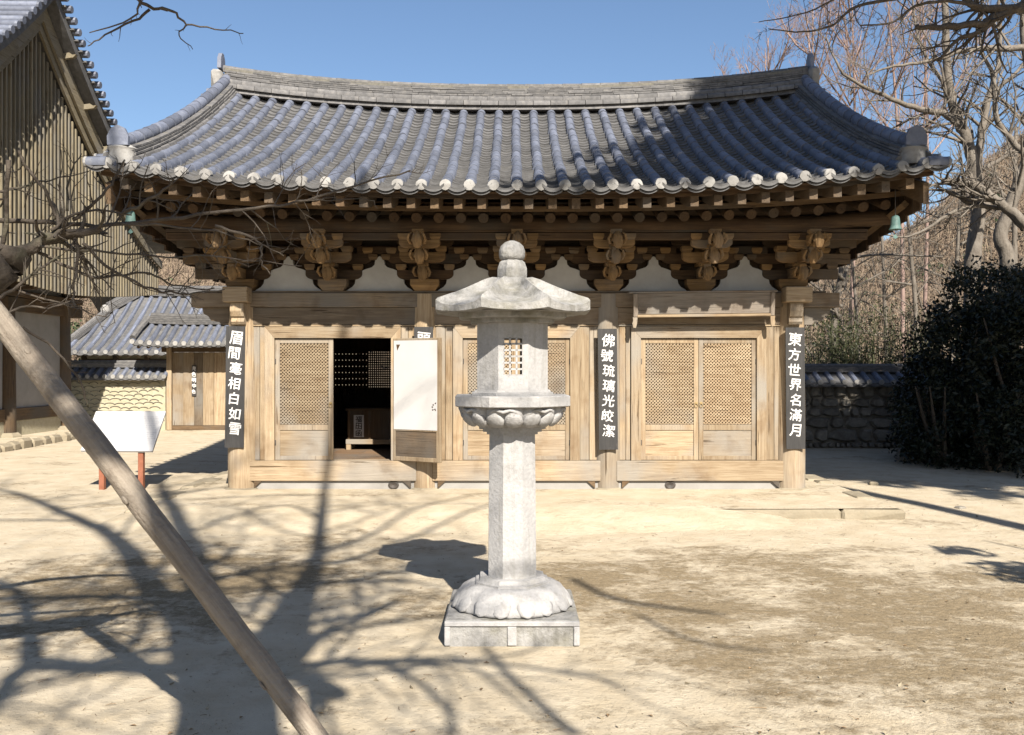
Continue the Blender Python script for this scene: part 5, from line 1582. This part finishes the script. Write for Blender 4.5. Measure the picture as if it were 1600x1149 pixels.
def old_yard_tree():
    """bare tree behind the viewpoint: its shadow is what the photograph shows on the yard"""
    rng = random.Random(17)
    YP = -1.6
    def lift(px, py, yp):
        g = ground_at(px, py); t = (g.y - yp) / -SUN.y
        return g + SUN * t
    def z4(zx, zy): return (zx / 2.809, 740 + zy / 2.809)
    base = lift(*z4(1000, 1149), YP)
    top = lift(*z4(870, 640), YP)
    t = thing('tall_bare_tree', 'tall bare tree whose forked shadow spreads over the left of the yard', 'tree', (base.x + .1, YP, 0))
    mb = MB()
    tp, tr = limb(mb, [(base.x + .02, YP, -.2), (base.x + .01, YP, 2.5), tuple(base), tuple(lift(*z4(960, 900), YP)), tuple(top)], .30, .22, 12, 5, rng, .01)
    mb.build('trunk', M['bark_dark'], t, smooth='all')
    mb = MB()
    # (points in the enlarged crop, start radius m, end radius m, depth of the limb's plane)
    L = [
        ([(900, 720), (760, 590), (650, 480), (500, 280), (270, 170), (90, 95), (-60, 60)], .17, .035, -1.6),
        ([(930, 640), (880, 480), (850, 330), (740, 150), (705, 50), (690, -30)], .16, .05, -2.2),
        ([(1050, 860), (1150, 800), (1250, 640), (1340, 500), (1390, 380), (1410, 200), (1432, 0), (1436, -40)], .17, .032, -1.2),
        ([(1100, 900), (1230, 800), (1300, 680), (1360, 500), (1385, 430)], .13, .07, -2.0),
        ([(1180, 880), (1290, 880), (1400, 920), (1485, 965)], .08, .07, -1.5),
        ([(1240, 840), (1330, 800), (1420, 700), (1573, 640), (1760, 560)], .055, .02, -1.0),
        ([(1250, 870), (1340, 850), (1450, 830), (1573, 820), (1750, 860), (1940, 1000), (2000, 1149)], .05, .02, -1.9),
        ([(1395, 400), (1573, 370), (1800, 280), (2150, 170)], .05, .02, -1.0),
        ([(1400, 340), (1573, 290), (1850, 180), (2100, 120)], .045, .015, -1.4),
        ([(1410, 230), (1250, 180), (1000, 220), (850, 260)], .035, .015, -1.7),
        ([(1420, 130), (1200, 130), (900, 145), (760, 150)], .03, .012, -1.0),
        ([(800, 560), (600, 545), (400, 535), (130, 545), (-80, 545)], .07, .04, -2.0),
        ([(860, 800), (700, 770), (520, 805), (400, 830), (180, 800)], .05, .015, -1.2),
        ([(540, 800), (600, 700), (650, 620), (640, 590)], .03, .012, -1.2),
        ([(820, 860), (600, 850), (400, 850), (120, 850), (0, 980), (-90, 1100)], .085, .05, -2.3),
        ([(140, 850), (130, 740), (120, 640), (80, 520), (-40, 470)], .075, .05, -2.3),
        ([(520, 280), (600, 210), (720, 150)], .035, .012, -1.5),
        ([(300, 210), (100, 205), (-60, 205)], .035, .02, -1.6),
        ([(520, 370), (450, 450), (380, 520)], .02, .01, -1.6),
        ([(880, 430), (980, 370), (1035, 320)], .035, .045, -2.2),
        ([(1100, 620), (1180, 460), (1220, 380), (1215, 270)], .03, .012, -1.8),
        ([(760, 230), (880, 250), (1000, 215), (1200, 205)], .03, .012, -1.8),
        ([(720, 110), (850, 60), (1000, -10)], .03, .01, -1.8),
    ]
    for pts, r0, r1, yp in L:
        q3 = []
        n = len(pts)
        for i, (zx, zy) in enumerate(pts):
            y = YP + (yp - YP) * min(1, i / max(1, n - 1) * 1.6) + .12 * math.sin(i * 1.9 + yp * 3)
            q3.append(lift(*z4(zx, zy), y))
        q, qs = limb(mb, q3, r0, r1, 7, 4, rng, .01)
        sprout(mb, q, qs, rng, 8, 2.3, .34, 2, Vector((0, 0, .15)), rmin=.006, flat=Vector((0, 1, 0)))
    # high fine branches that throw streaks on the hall front, lantern and pole
    for pts, r0, r1, yp in (
        ([(760, 1010), (800, 1060), (900, 1149)], .03, .03, -2.0),
        ([(895, 905), (960, 935), (1060, 950), (1130, 960)], .04, .02, -2.2), ([(1000, 960), (1080, 1000), (1200, 1018)], .02, .012, -1.4)):
        q3 = [lift(a, b, yp) for a, b in pts]
        q, qs = limb(mb, q3, r0, r1, 6, 4, rng, .01)
    mb.build('branches', M['bark_dark'], t, smooth='all')
old_yard_tree()

def left_gnarled_tree():
    rng = random.Random(23)
    t = thing('gnarled_tree', 'gnarled old tree at the left edge with dark twiggy branches across the view', 'tree', (-4.4, 2.6, 0))
    D = 3.75
    mb = MB()
    tp, tr = limb(mb, [(-4.4, 2.6, -.1), (-4.2, 2.7, .8), (-3.7, 2.95, 1.5), (-3.0, 3.3, 1.95), at(-40, 420, 3.65), at(12, 408, 3.7)], .26, .06, 12, 5, rng, .02)
    mb.build('trunk', M['bark_dark'], t, smooth='all')
    mb = MB()
    def A(pts, d0, d1):
        n = len(pts); return [at(p[0], p[1], d0 + (d1 - d0) * i / (n - 1)) for i, p in enumerate(pts)]
    fine = [
        ([(-60, 345), (0, 345), (75, 347), (150, 353), (240, 345), (330, 333), (420, 323), (480, 313), (555, 290), (640, 268)], 3.7, 4.3, .012, .004, 16, .42),
        ([(-10, 410), (45, 389), (75, 371), (114, 364), (160, 358)], 3.7, 3.75, .030, .014, 9, .35),
        ([(114, 344), (150, 314), (180, 278), (196, 250)], 3.75, 3.8, .008, .003, 5, .22),
        ([(190, 336), (225, 318), (262, 293), (270, 282)], 3.8, 3.7, .009, .003, 7, .20),
        ([(129, 380), (180, 425), (240, 452), (294, 458), (350, 452)], 3.7, 4.0, .007, .003, 9, .25),
        ([(60, 395), (108, 419), (141, 432), (192, 431), (234, 428), (270, 446), (336, 452)], 3.75, 4.0, .008, .003, 9, .25),
        ([(13, 250), (9, 350), (3, 395)], 3.6, 3.7, .009, .009, 3, .3),
        ([(30, 235), (45, 266), (75, 305), (90, 342)], 3.65, 3.75, .006, .007, 4, .25),
        ([(336, 353), (390, 371), (408, 383), (408, 410), (423, 427)], 3.9, 3.9, .007, .003, 5, .14),
        ([(190, 350), (262, 353), (336, 362), (400, 380), (442, 400)], 3.8, 4.0, .006, .002, 8, .22),
        ([(115, 366), (122, 400), (115, 450), (118, 480)], 3.75, 3.7, .009, .004, 6, .20),
        ([(60, 385), (150, 392), (240, 400), (324, 401), (390, 407), (470, 417)], 3.7, 4.1, .006, .002, 9, .25),
        ([(-10, 470), (30, 445), (60, 420), (95, 402)], 3.6, 3.7, .008, .004, 8, .22),
        ([(-10, 500), (30, 480), (75, 482), (110, 470)], 3.6, 3.7, .006, .003, 8, .2),
        ([(36, 512), (89, 549), (126, 599), (139, 638)], 3.7, 3.8, .006, .003, 3, .08),
        ([(0, 300), (40, 290), (75, 282), (140, 268)], 3.7, 3.9, .006, .002, 5, .2),
        ([(105, 330), (108, 280), (125, 240)], 3.75, 3.8, .006, .002, 4, .2),
        ([(80, 360), (130, 330), (205, 335)], 3.7, 3.8, .008, .003, 5, .25),
        ([(30, 455), (110, 480), (168, 497)], 3.7, 3.8, .005, .002, 5, .12),
        ([(140, -60), (190, -30), (216, 0), (238, 13), (270, 16), (292, 38), (335, 44), (382, 52)], 3.6, 3.9, .010, .002, 6, .08),
        ([(234, 15), (208, 33), (164, 55), (136, 73)], 3.75, 3.7, .006, .002, 4, .06),
        ([(219, 2), (205, 29), (139, 52)], 3.7, 3.7, .005, .002, 4, .06),
        ([(292, 40), (281, 55), (301, 75)], 3.8, 3.8, .004, .0015, 3, .05),
    ]
    for pts, d0, d1, r0, r1, c, L in fine:
        q, qs = limb(mb, A(pts, d0, d1), r0, r1, 6, 4, rng, .006)
        sprout(mb, q, qs, rng, c, L, .55, 1 if L > .1 else 0, Vector((0, 0, .06)), rmin=.0013, spread=.8, cap=.35)
    # the bough behind the frame edge that carries the upper twigs
    q, qs = limb(mb, [(-3.5, 3.05, 1.65), (-3.3, 3.2, 2.6), (-2.6, 3.4, 3.3), at(120, -70, 3.6)], .10, .012, 8, 5, rng, .01)
    q, qs = limb(mb, [(-3.3, 3.15, 1.8), (-2.9, 3.5, 2.25), at(-55, 345, 3.7)], .06, .013, 8, 5, rng, .01)
    q, qs = limb(mb, [(-3.2, 3.3, 1.85), (-2.6, 3.5, 2.0), at(-10, 470, 3.6)], .04, .009, 8, 5, rng, .01)
    mb.build('branches', M['bark_dark'], t, smooth='all')
left_gnarled_tree()

def prop_pole():
    a = at(-37, 452, 3.62); b = at(473, 1130, 3.30)
    d = (b - a); e = a + d * ((a.z + .05) / (a.z - b.z))
    rng = random.Random(2); L = (e - a).length
    pts = [Vector((rng.uniform(-.002, .002) + .018 * math.sin(k / 24 * 3.1), rng.uniform(-.002, .002), L * k / 24)) for k in range(25)]
    mb = MB(); mb.tube(pts, [.0455 - .008 * k / 24 + rng.uniform(-.0012, .0012) for k in range(25)], 24)
    mb.v = [(x * (1 + .05 * noise.noise(Vector((math.atan2(y, x) * 2.2, 0, z * .6)))), y * (1 + .05 * noise.noise(Vector((math.atan2(y, x) * 2.2, 5, z * .6)))), z) for x, y, z in mb.v]
    mw = Matrix.Translation(a) @ (e - a).to_track_quat('Z', 'Y').to_matrix().to_4x4()
    for (zz, an) in ((.35, 2.2), (.8, 4.9), (1.05, 3.6), (1.5, 5.4), (1.9, 4.2), (2.2, 5.0)):   # knots
        rk = .0425 - .008 * zz / L
        kb = MB(); kb.lathe([(.013, -.008), (.011, -.001), (.005, .001)], 9, (0, 0, 0)); Q = Matrix.Rotation(an, 4, 'Z') @ Matrix.Translation((rk, 0, zz)) @ Matrix.Rotation(math.pi / 2, 4, 'Y') @ Matrix.Diagonal((1.6, 1, 1, 1))
        mb.add([Q @ Vector(v) for v in kb.v], kb.f)
    o = put('prop_pole', mb.mesh('prop_pole', M['bark_pole'], 'all'), None, mw)
    tag(o, 'weathered wooden prop pole slanting across the left foreground', 'pole')
prop_pole()

def leaf_cloud(mb, c, R, n, size, rng, sq=(1, 1, 1)):
    for _ in range(n):
        v = rnd(rng) * (rng.random() ** .45) * R
        p = Vector(c) + Vector((v.x * sq[0], v.y * sq[1], v.z * sq[2]))
        a = rnd(rng) * size * rng.uniform(.6, 1.2); b = rnd(rng).cross(a).normalized() * size * .38
        mb.add([p - a, p + b, p + a, p - b], [(0, 1, 2, 3)])

def shade_trees():
    """evergreens standing right of the viewpoint: they shade the right half of the roof and the far right corner"""
    def crown(name, label, trunkpts, r, poly, n_clump, seed, tspan, leaf=.17, extra=()):
        rng = random.Random(seed)
        t = thing(name, label, 'tree', trunkpts[0], 'evergreens right of the viewpoint')
        mb = MB(); limb(mb, trunkpts, r, r * .35, 10, 5, rng, .03); mb.build('trunk', M['bark_light'], t, smooth='all')
        xs = [p[0] for p in poly]; zs = [p[1] for p in poly]
        def inside(x, z):
            c = False; j = len(poly) - 1
            for i in range(len(poly)):
                if (poly[i][1] > z) != (poly[j][1] > z) and x < (poly[j][0] - poly[i][0]) * (z - poly[i][1]) / (poly[j][1] - poly[i][1]) + poly[i][0]: c = not c
                j = i
            return c
        mb = MB(); bb = MB(); k = 0
        while k < n_clump:
            x = rng.uniform(min(xs), max(xs)); z = rng.uniform(min(zs), max(zs))
            if not inside(x, z): continue
            p = Vector((x, 2.0, z)) + SUN * rng.uniform(*tspan)
            leaf_cloud(mb, p, rng.uniform(.35, .6), 95, leaf, rng, (1, 1, .7)); k += 1
            if k % 4 == 0:
                tp = Vector(trunkpts[-1]); bb.tube([tp.lerp(Vector(trunkpts[-2]), rng.random() * .6), p], [.04, .012], 4, cap=False)
        for (x, z, R, n) in extra:
            p = Vector((x, 2.0, z)) + SUN * rng.uniform(-.5, .5)
            leaf_cloud(mb, p, R, n, leaf, rng, (1, 1, .7))
        mb.build('crown', M['pine'], t)
        bb.build('branches', M['bark_light'], t)
    crown('evergreen_tree', 'tall evergreen right of the viewpoint shading the right half of the roof', [(7.75, 1.5, 0), (7.7, 1.55, 4), (7.9, 1.6, 9), (7.6, 1.9, 13.5), (7.9, 2.0, 16)], .20,
          [(4.6, 10.95), (6.3, 10.9), (6.6, 10.7), (10.5, 10.6), (10.8, 18), (7.4, 17.8), (6.0, 15.2), (5.2, 13.2)], 300, 41, (-1.6, 1.6),
          extra=[(3.4, 11.3, .4, 45), (3.0, 11.0, .4, 40), (4.4, 11.0, .5, 120), (4.0, 11.5, .5, 90), (4.6, 12.0, .6, 130), (5.0, 12.9, .6, 110), (2.5, 10.75, .3, 30), (4.2, 11.9, .5, 70), (4.7, 12.7, .5, 60), (5.1, 13.6, .5, 60), (3.6, 11.0, .42, 60), (4.1, 11.05, .45, 70), (3.2, 10.75, .35, 40), (5.4, 14.6, .45, 60), (2.75, 10.72, .25, 25), (3.9, 12.6, .3, 28), (4.35, 13.2, .28, 22)])
    crown('evergreen_tree', 'evergreen right of the viewpoint shading the rubble wall and dark shrubs', [(12.6, 1.5, 0), (12.4, 1.7, 6), (12.8, 1.8, 11), (12.6, 2, 16)], .26,
          [(8.35, 10.2), (9.4, 9.2), (17.5, 8.8), (18.5, 18.0), (13.7, 17.6), (11.5, 17.1), (10.0, 15.0)], 400, 43, (-1.8, 1.8), leaf=.20, extra=[(8.8, 9.4, .4, 50), (9.6, 8.7, .5, 60), (10.6, 8.5, .6, 70), (11.6, 8.2, .6, 60), (9.2, 8.4, .35, 30), (12.6, 8.2, .6, 60)])
    crown('evergreen_tree', 'leaning evergreen right of the viewpoint whose trunk throws a stripe across the yard', [(9.6, 1.2, 0), (9.5, 1.3, 5), (9.9, 1.4, 9.5), (10.2, 1.6, 14)], .17,
          [(10.3, 11.5), (13, 11.0), (13.5, 15), (11, 15.5)], 60, 47, (-1.0, 1.0))
    # low bough whose leaf clumps throw the two spots at the right edge of the yard
    rng = random.Random(50)
    t = thing('young_evergreen', 'young evergreen right of the viewpoint with thin leaf sprays', 'tree', (6.6, 3.2, 0), 'evergreens right of the viewpoint')
    mb = MB(); limb(mb, [(6.6, 3.2, 0), (6.6, 3.3, 1.6), (6.45, 3.4, 3.2), (6.3, 3.5, 4.6)], .05, .012, 7, 4, rng, .01); mb.build('trunk', M['bark_light'], t, smooth='all')
    mb = MB()
    for (px, py, R, n) in ((1503, 862, .22, 70), (1580, 888, .24, 80), (1600, 905, .25, 60)):
        g = ground_at(px, py); p = g + SUN * ((g.y - 3.5) / -SUN.y)
        leaf_cloud(mb, p, R, n, .11, rng, (1.3, 1, .6))
    mb.build('crown', M['pine'], t)
shade_trees()

def right_trees():
    def A(pts, D): return [at(p[0], p[1], D + (p[2] if len(p) > 2 else 0)) for p in pts]
    B = M['bark_light']
    guided_tree('bare_tree', 'pale-barked bare tree rising beyond the roof corner behind the rubble wall',
        (A([(1519, 660), (1519, 432), (1522, 388), (1528, 325), (1522, 263), (1510, 215), (1492, 175), (1480, 110), (1478, 30), (1470, -80)], 21), .20, .06),
        [(A([(1510, 212), (1481, 181), (1437, 170), (1381, 150, -.5), (1319, 117, -1), (1290, 60, -1)], 21), .10, .014),
         (A([(1526, 290), (1535, 200), (1545, 150), (1562, 90), (1560, 0), (1575, -80)], 21), .10, .02),
         (A([(1524, 270), (1560, 252), (1600, 228), (1680, 200)], 21), .07, .014),
         (A([(1485, 140), (1450, 95), (1430, 40), (1425, -60)], 21), .05, .01),
         (A([(1545, 150), (1590, 110), (1640, 40)], 21), .06, .01),
         (A([(1500, 190), (1440, 205), (1400, 240), (1360, 245)], 21), .035, .012)], B, 61, 'bare trees beyond the rubble wall', twig=(13, 1.7, .45, 2), rmin=.006)
    guided_tree('bare_tree', 'bare tree at the right edge with a thick crooked trunk above the dark shrubs',
        (A([(1580, 640), (1575, 420), (1563, 375), (1572, 341), (1590, 290), (1604, 245), (1612, 150), (1600, 40), (1610, -90)], 19.5), .17, .07),
        [(A([(1604, 352), (1575, 328), (1553, 310), (1522, 290), (1490, 284), (1472, 285)], 18.6), .10, .075),
         (A([(1600, 360), (1566, 327), (1506, 325), (1450, 356), (1415, 370), (1378, 366)], 18.8), .06, .012),
         (A([(1545, 322), (1516, 318), (1491, 303), (1450, 296)], 18.9), .07, .02),
         (A([(1604, 245), (1560, 190), (1552, 120), (1530, 60), (1540, -60)], 19.5), .07, .014),
         (A([(1640, 76), (1560, 76), (1506, 79), (1459, 94), (1397, 104), (1350, 120)], 19), .075, .014),
         (A([(1606, 200), (1570, 160), (1540, 150)], 19.5), .04, .02)], B, 62, 'bare trees beyond the rubble wall', twig=(11, 1.5, .45, 2), rmin=.006)
    guided_tree('bare_tree', 'dark near bough of a bare tree hanging in at the upper right corner',
        ([(9.2, 8.8, 0), (9.0, 9.0, 2.5), (8.2, 9.2, 4.6), (7.2, 9.3, 5.5), at(1640, -15, 9.4)], .22, .09),
        [(A([(1640, -10), (1560, 25), (1530, 38), (1470, 42), (1432, 42)], 9.4), .055, .022),
         (A([(1640, 10), (1570, 15), (1520, 10), (1500, -20)], 9.4), .05, .03),
         (A([(1560, 25), (1530, 50), (1500, 60), (1475, 85), (1465, 95)], 9.4), .03, .012),
         (A([(1530, 10), (1480, 2), (1430, 10), (1395, 35), (1345, 40)], 9.2), .02, .007),
         (A([(1500, -20), (1420, -5), (1340, 10), (1300, 40), (1255, 50), (1200, 45)], 9.3), .022, .005),
         (A([(1420, -5), (1330, -10), (1260, 20), (1185, 35)], 9.3), .014, .004)], M['bark_dark'], 63, 'bare trees beyond the rubble wall', twig=(9, .62, .45, 2), rmin=.003, up=Vector((0, 0, -.05)))
    # thin mid-distance trees with tangled crowns
    labs = ['slim bare tree half hidden behind the right end of the temple hall', 'bare sapling tangle just right of the right corner column', 'twiggy bare tree between the roof corner and the pale trunk',
            'slim bare tree on the slope beneath the right wind bell', 'bare slope tree left of the thick crooked trunk', 'bare slope tree at the far right edge']
    spec = [(1300, 600, 350, 24, .13), (1340, 590, 380, 26, .08), (1440, 600, 300, 27, .10), (1390, 580, 340, 29, .09), (1480, 580, 290, 28, .11), (1590, 560, 200, 26, .12)]
    for k, ((px, y0, y1, D, r), lab) in enumerate(zip(spec, labs)):
        rg = random.Random(70 + k)
        b = at(px, 640, D); b.z = -.2; top = at(px + rg.uniform(-30, 30), y1, D)
        mid = b.lerp(top, .5) + Vector((rg.uniform(-.4, .4), 0, 0))
        limbs = []
        for j in range(6):
            q = b.lerp(top, rg.uniform(.3, .85)); sgn = rg.choice((-1, 1))
            limbs.append(([q, q + Vector((sgn * rg.uniform(.5, 1.1), rg.uniform(-.6, .6), rg.uniform(.2, .9))), q + Vector((sgn * rg.uniform(1.2, 2.4), rg.uniform(-1, 1), rg.uniform(.4, 2.2)))], r * .4, r * .15))
        guided_tree('bare_tree', lab, ([b, mid, top], r, r * .35), limbs, B, 80 + k, 'bare trees beyond the rubble wall', twig=(9, 1.3, .45, 2), rmin=.007)
    # distant tall trees with reddish fine crowns above the roof
    spec = [(1200, 48, 60), (1270, 44, 15), (1330, 50, -40), (1385, 46, -30), (1440, 52, -40), (1150, 55, 120)]
    labs = ['distant reddish-twigged tree left of the right ridge end', 'distant reddish-twigged tree behind the right ridge end', 'distant reddish-twigged tree just right of the ridge end',
            'distant tall tree with reddish twigs above the sloping verge', 'distant reddish tree behind the pale forked tree', 'lowest and leftmost distant twiggy tree above the roof ridge']
    for k, ((px, D, y1), lab) in enumerate(zip(spec, labs)):
        rg = random.Random(90 + k)
        top = at(px, y1, D); b = Vector((top.x + rg.uniform(-1, 1), D, hill_h(top.x, D) - .5)); H = top.z - b.z
        limbs = []
        for j in range(13):
            f = rg.uniform(.35, .9); q = b.lerp(top, f); a = rg.uniform(0, 2 * math.pi); L = H * .30 * (1.25 - f)
            dv = Vector((math.cos(a), math.sin(a), 0))
            limbs.append(([q, q + dv * L * .5 + Vector((0, 0, L * .5)), q + dv * L * .9 + Vector((0, 0, L * 1.25))], .055, .02))
        guided_tree('distant_tree', lab, ([b, b.lerp(top, .5) + Vector((.3, 0, 0)), top], .13, .03), limbs, M['twig_pink'], 95 + k, 'distant reddish trees above the roof', twig=(11, 2.3, .42, 2), rmin=.008, up=Vector((0, 0, .45)), sides=7)
right_trees()

def shrubs():
    rng = random.Random(55)
    # dense evergreen shrubs in the shaded corner
    spec = [(1500, 480, 690, 16.6, 1.05, 'dark evergreen shrub left of the shaded group at the right edge'), (1578, 418, 700, 16.2, 1.5, 'tallest dark evergreen shrub at the right edge'),
            (1455, 560, 680, 17.4, .75, 'low dark evergreen shrub against the rubble wall'), (1625, 470, 720, 15.2, 1.2, 'dark evergreen shrub cut by the right edge of the photograph'), (1550, 600, 715, 15.4, .8, 'low dark evergreen shrub before the taller ones'), (1475, 590, 715, 16.0, .7, 'low dark evergreen shrub above the squared stone block'), (1600, 425, 715, 17.6, 1.3, 'tall dark evergreen shrub rearmost at the right edge')]
    for px, y0, y1, D, R, lab in spec:
        top = at(px, y0, D); b = Vector((top.x, D, 0)); H = top.z
        t = thing('evergreen_shrub', lab, 'shrub', b, 'dark shrubs in the shaded corner')
        mb = MB()
        for k in range(5):
            a = rng.uniform(0, 6.28); mb.tube([b + Vector((.1 * math.cos(a), .1 * math.sin(a), 0)), b + Vector((.5 * R * math.cos(a), .5 * R * math.sin(a), H * .55)), b + Vector((.7 * R * math.cos(a), .7 * R * math.sin(a), H * .9))], [.05, .03, .01], 5)
        mb.build('stems', M['bark_dark'], t)
        mb = MB()
        n = int(40 * R * H)
        for k in range(n):
            a = rng.uniform(0, 6.28); z = rng.uniform(.04, 1.0) * H; rr = R * math.sqrt(rng.random()) * (1.0 - .5 * max(0, z / H - .45) * 1.6)
            leaf_cloud(mb, b + Vector((rr * math.cos(a), rr * math.sin(a), z)), rng.uniform(.18, .34), 75, .055, rng)
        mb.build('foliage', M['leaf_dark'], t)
    # bamboo thicket behind the wall: a mass of stalks and leaves
    mb = MB()
    for k in range(260):
        px = rng.uniform(1240, 1470); D = rng.uniform(20.6, 23.5); ytop = 500 + abs(px - 1400) * .12 + rng.uniform(-30, 60)
        top = at(px, ytop, D); b = Vector((top.x + rng.uniform(-.3, .3), D, 0))
        mb.tube([b, b.lerp(top, .5) + Vector((0, 0, .05)), top], [.012, .009, .004], 3, cap=False)
        for j in range(46):
            p = b.lerp(top, rng.uniform(.45, 1.03)) + rnd(rng) * .14
            a = (rnd(rng) + Vector((0, 0, -.5))).normalized() * rng.uniform(.06, .11); c = rnd(rng).cross(a).normalized() * .014
            mb.add([p, p + a * .4 + c, p + a, p + a * .4 - c], [(0, 1, 2, 3)])
    tag(mb.build('bamboo_thicket', M['leaf_bamboo']), 'yellow-green bamboo thicket behind the rubble wall', 'bamboo', kind='stuff')
    # bare wood on the hill
    mb = MB()
    for k in range(6500):
        D = 44 + 70 * rng.random() ** .8
        a = rng.choice((rng.uniform(-.56, -.30), rng.uniform(.30, .60), rng.uniform(.30, .60))) if rng.random() < .93 else rng.uniform(-.3, .3)
        x = a * D; z = hill_h(x, D) - .3
        z += (noise.noise(Vector((x * .05, D * .05, 0))) * 1.5) * min(max(z, 0) / 4, 1)
        H = rng.uniform(1.2, 3.0) * (1.0 if D > 50 else .75)
        b = Vector((x, D, z)); top = b + Vector((rng.gauss(0, .3), rng.gauss(0, .3), H))
        r = .005 + .00042 * D
        mb.tube([b, top], [r * 1.5, r * .6], 3, cap=False)
        for j in range(9):
            q = b.lerp(top, rng.uniform(.25, .95)); d = (rnd(rng) + Vector((0, 0, .45))).normalized() * H * rng.uniform(.15, .38)
            e = q + d
            mb.tube([q, e], [r * .8, r * .35], 3, cap=False)
            for s in range(2):
                q2 = q.lerp(e, rng.uniform(.4, .9)); mb.tube([q2, q2 + (rnd(rng) + Vector((0, 0, .4))).normalized() * H * .14], [r * .5, r * .3], 3, cap=False)
    tag(mb.build('hillside_wood', M['twig_hill']), 'brown bare winter wood covering the hillside behind the temple', 'woodland', kind='stuff')
    # evergreens scattered in it
    mb = MB()
    for k in range(90):
        D = 45 + 65 * rng.random(); a = rng.choice((rng.uniform(-.56, -.30), rng.uniform(.32, .60))); x = a * D
        leaf_cloud(mb, (x, D, hill_h(x, D) + .6), rng.uniform(.7, 1.5), 160, .26, rng, (1.3, 1, .8))
    tag(mb.build('hillside_evergreens', M['pine']), 'scattered dark green bushes in the bare hillside wood', 'bushes', kind='stuff')
shrubs()
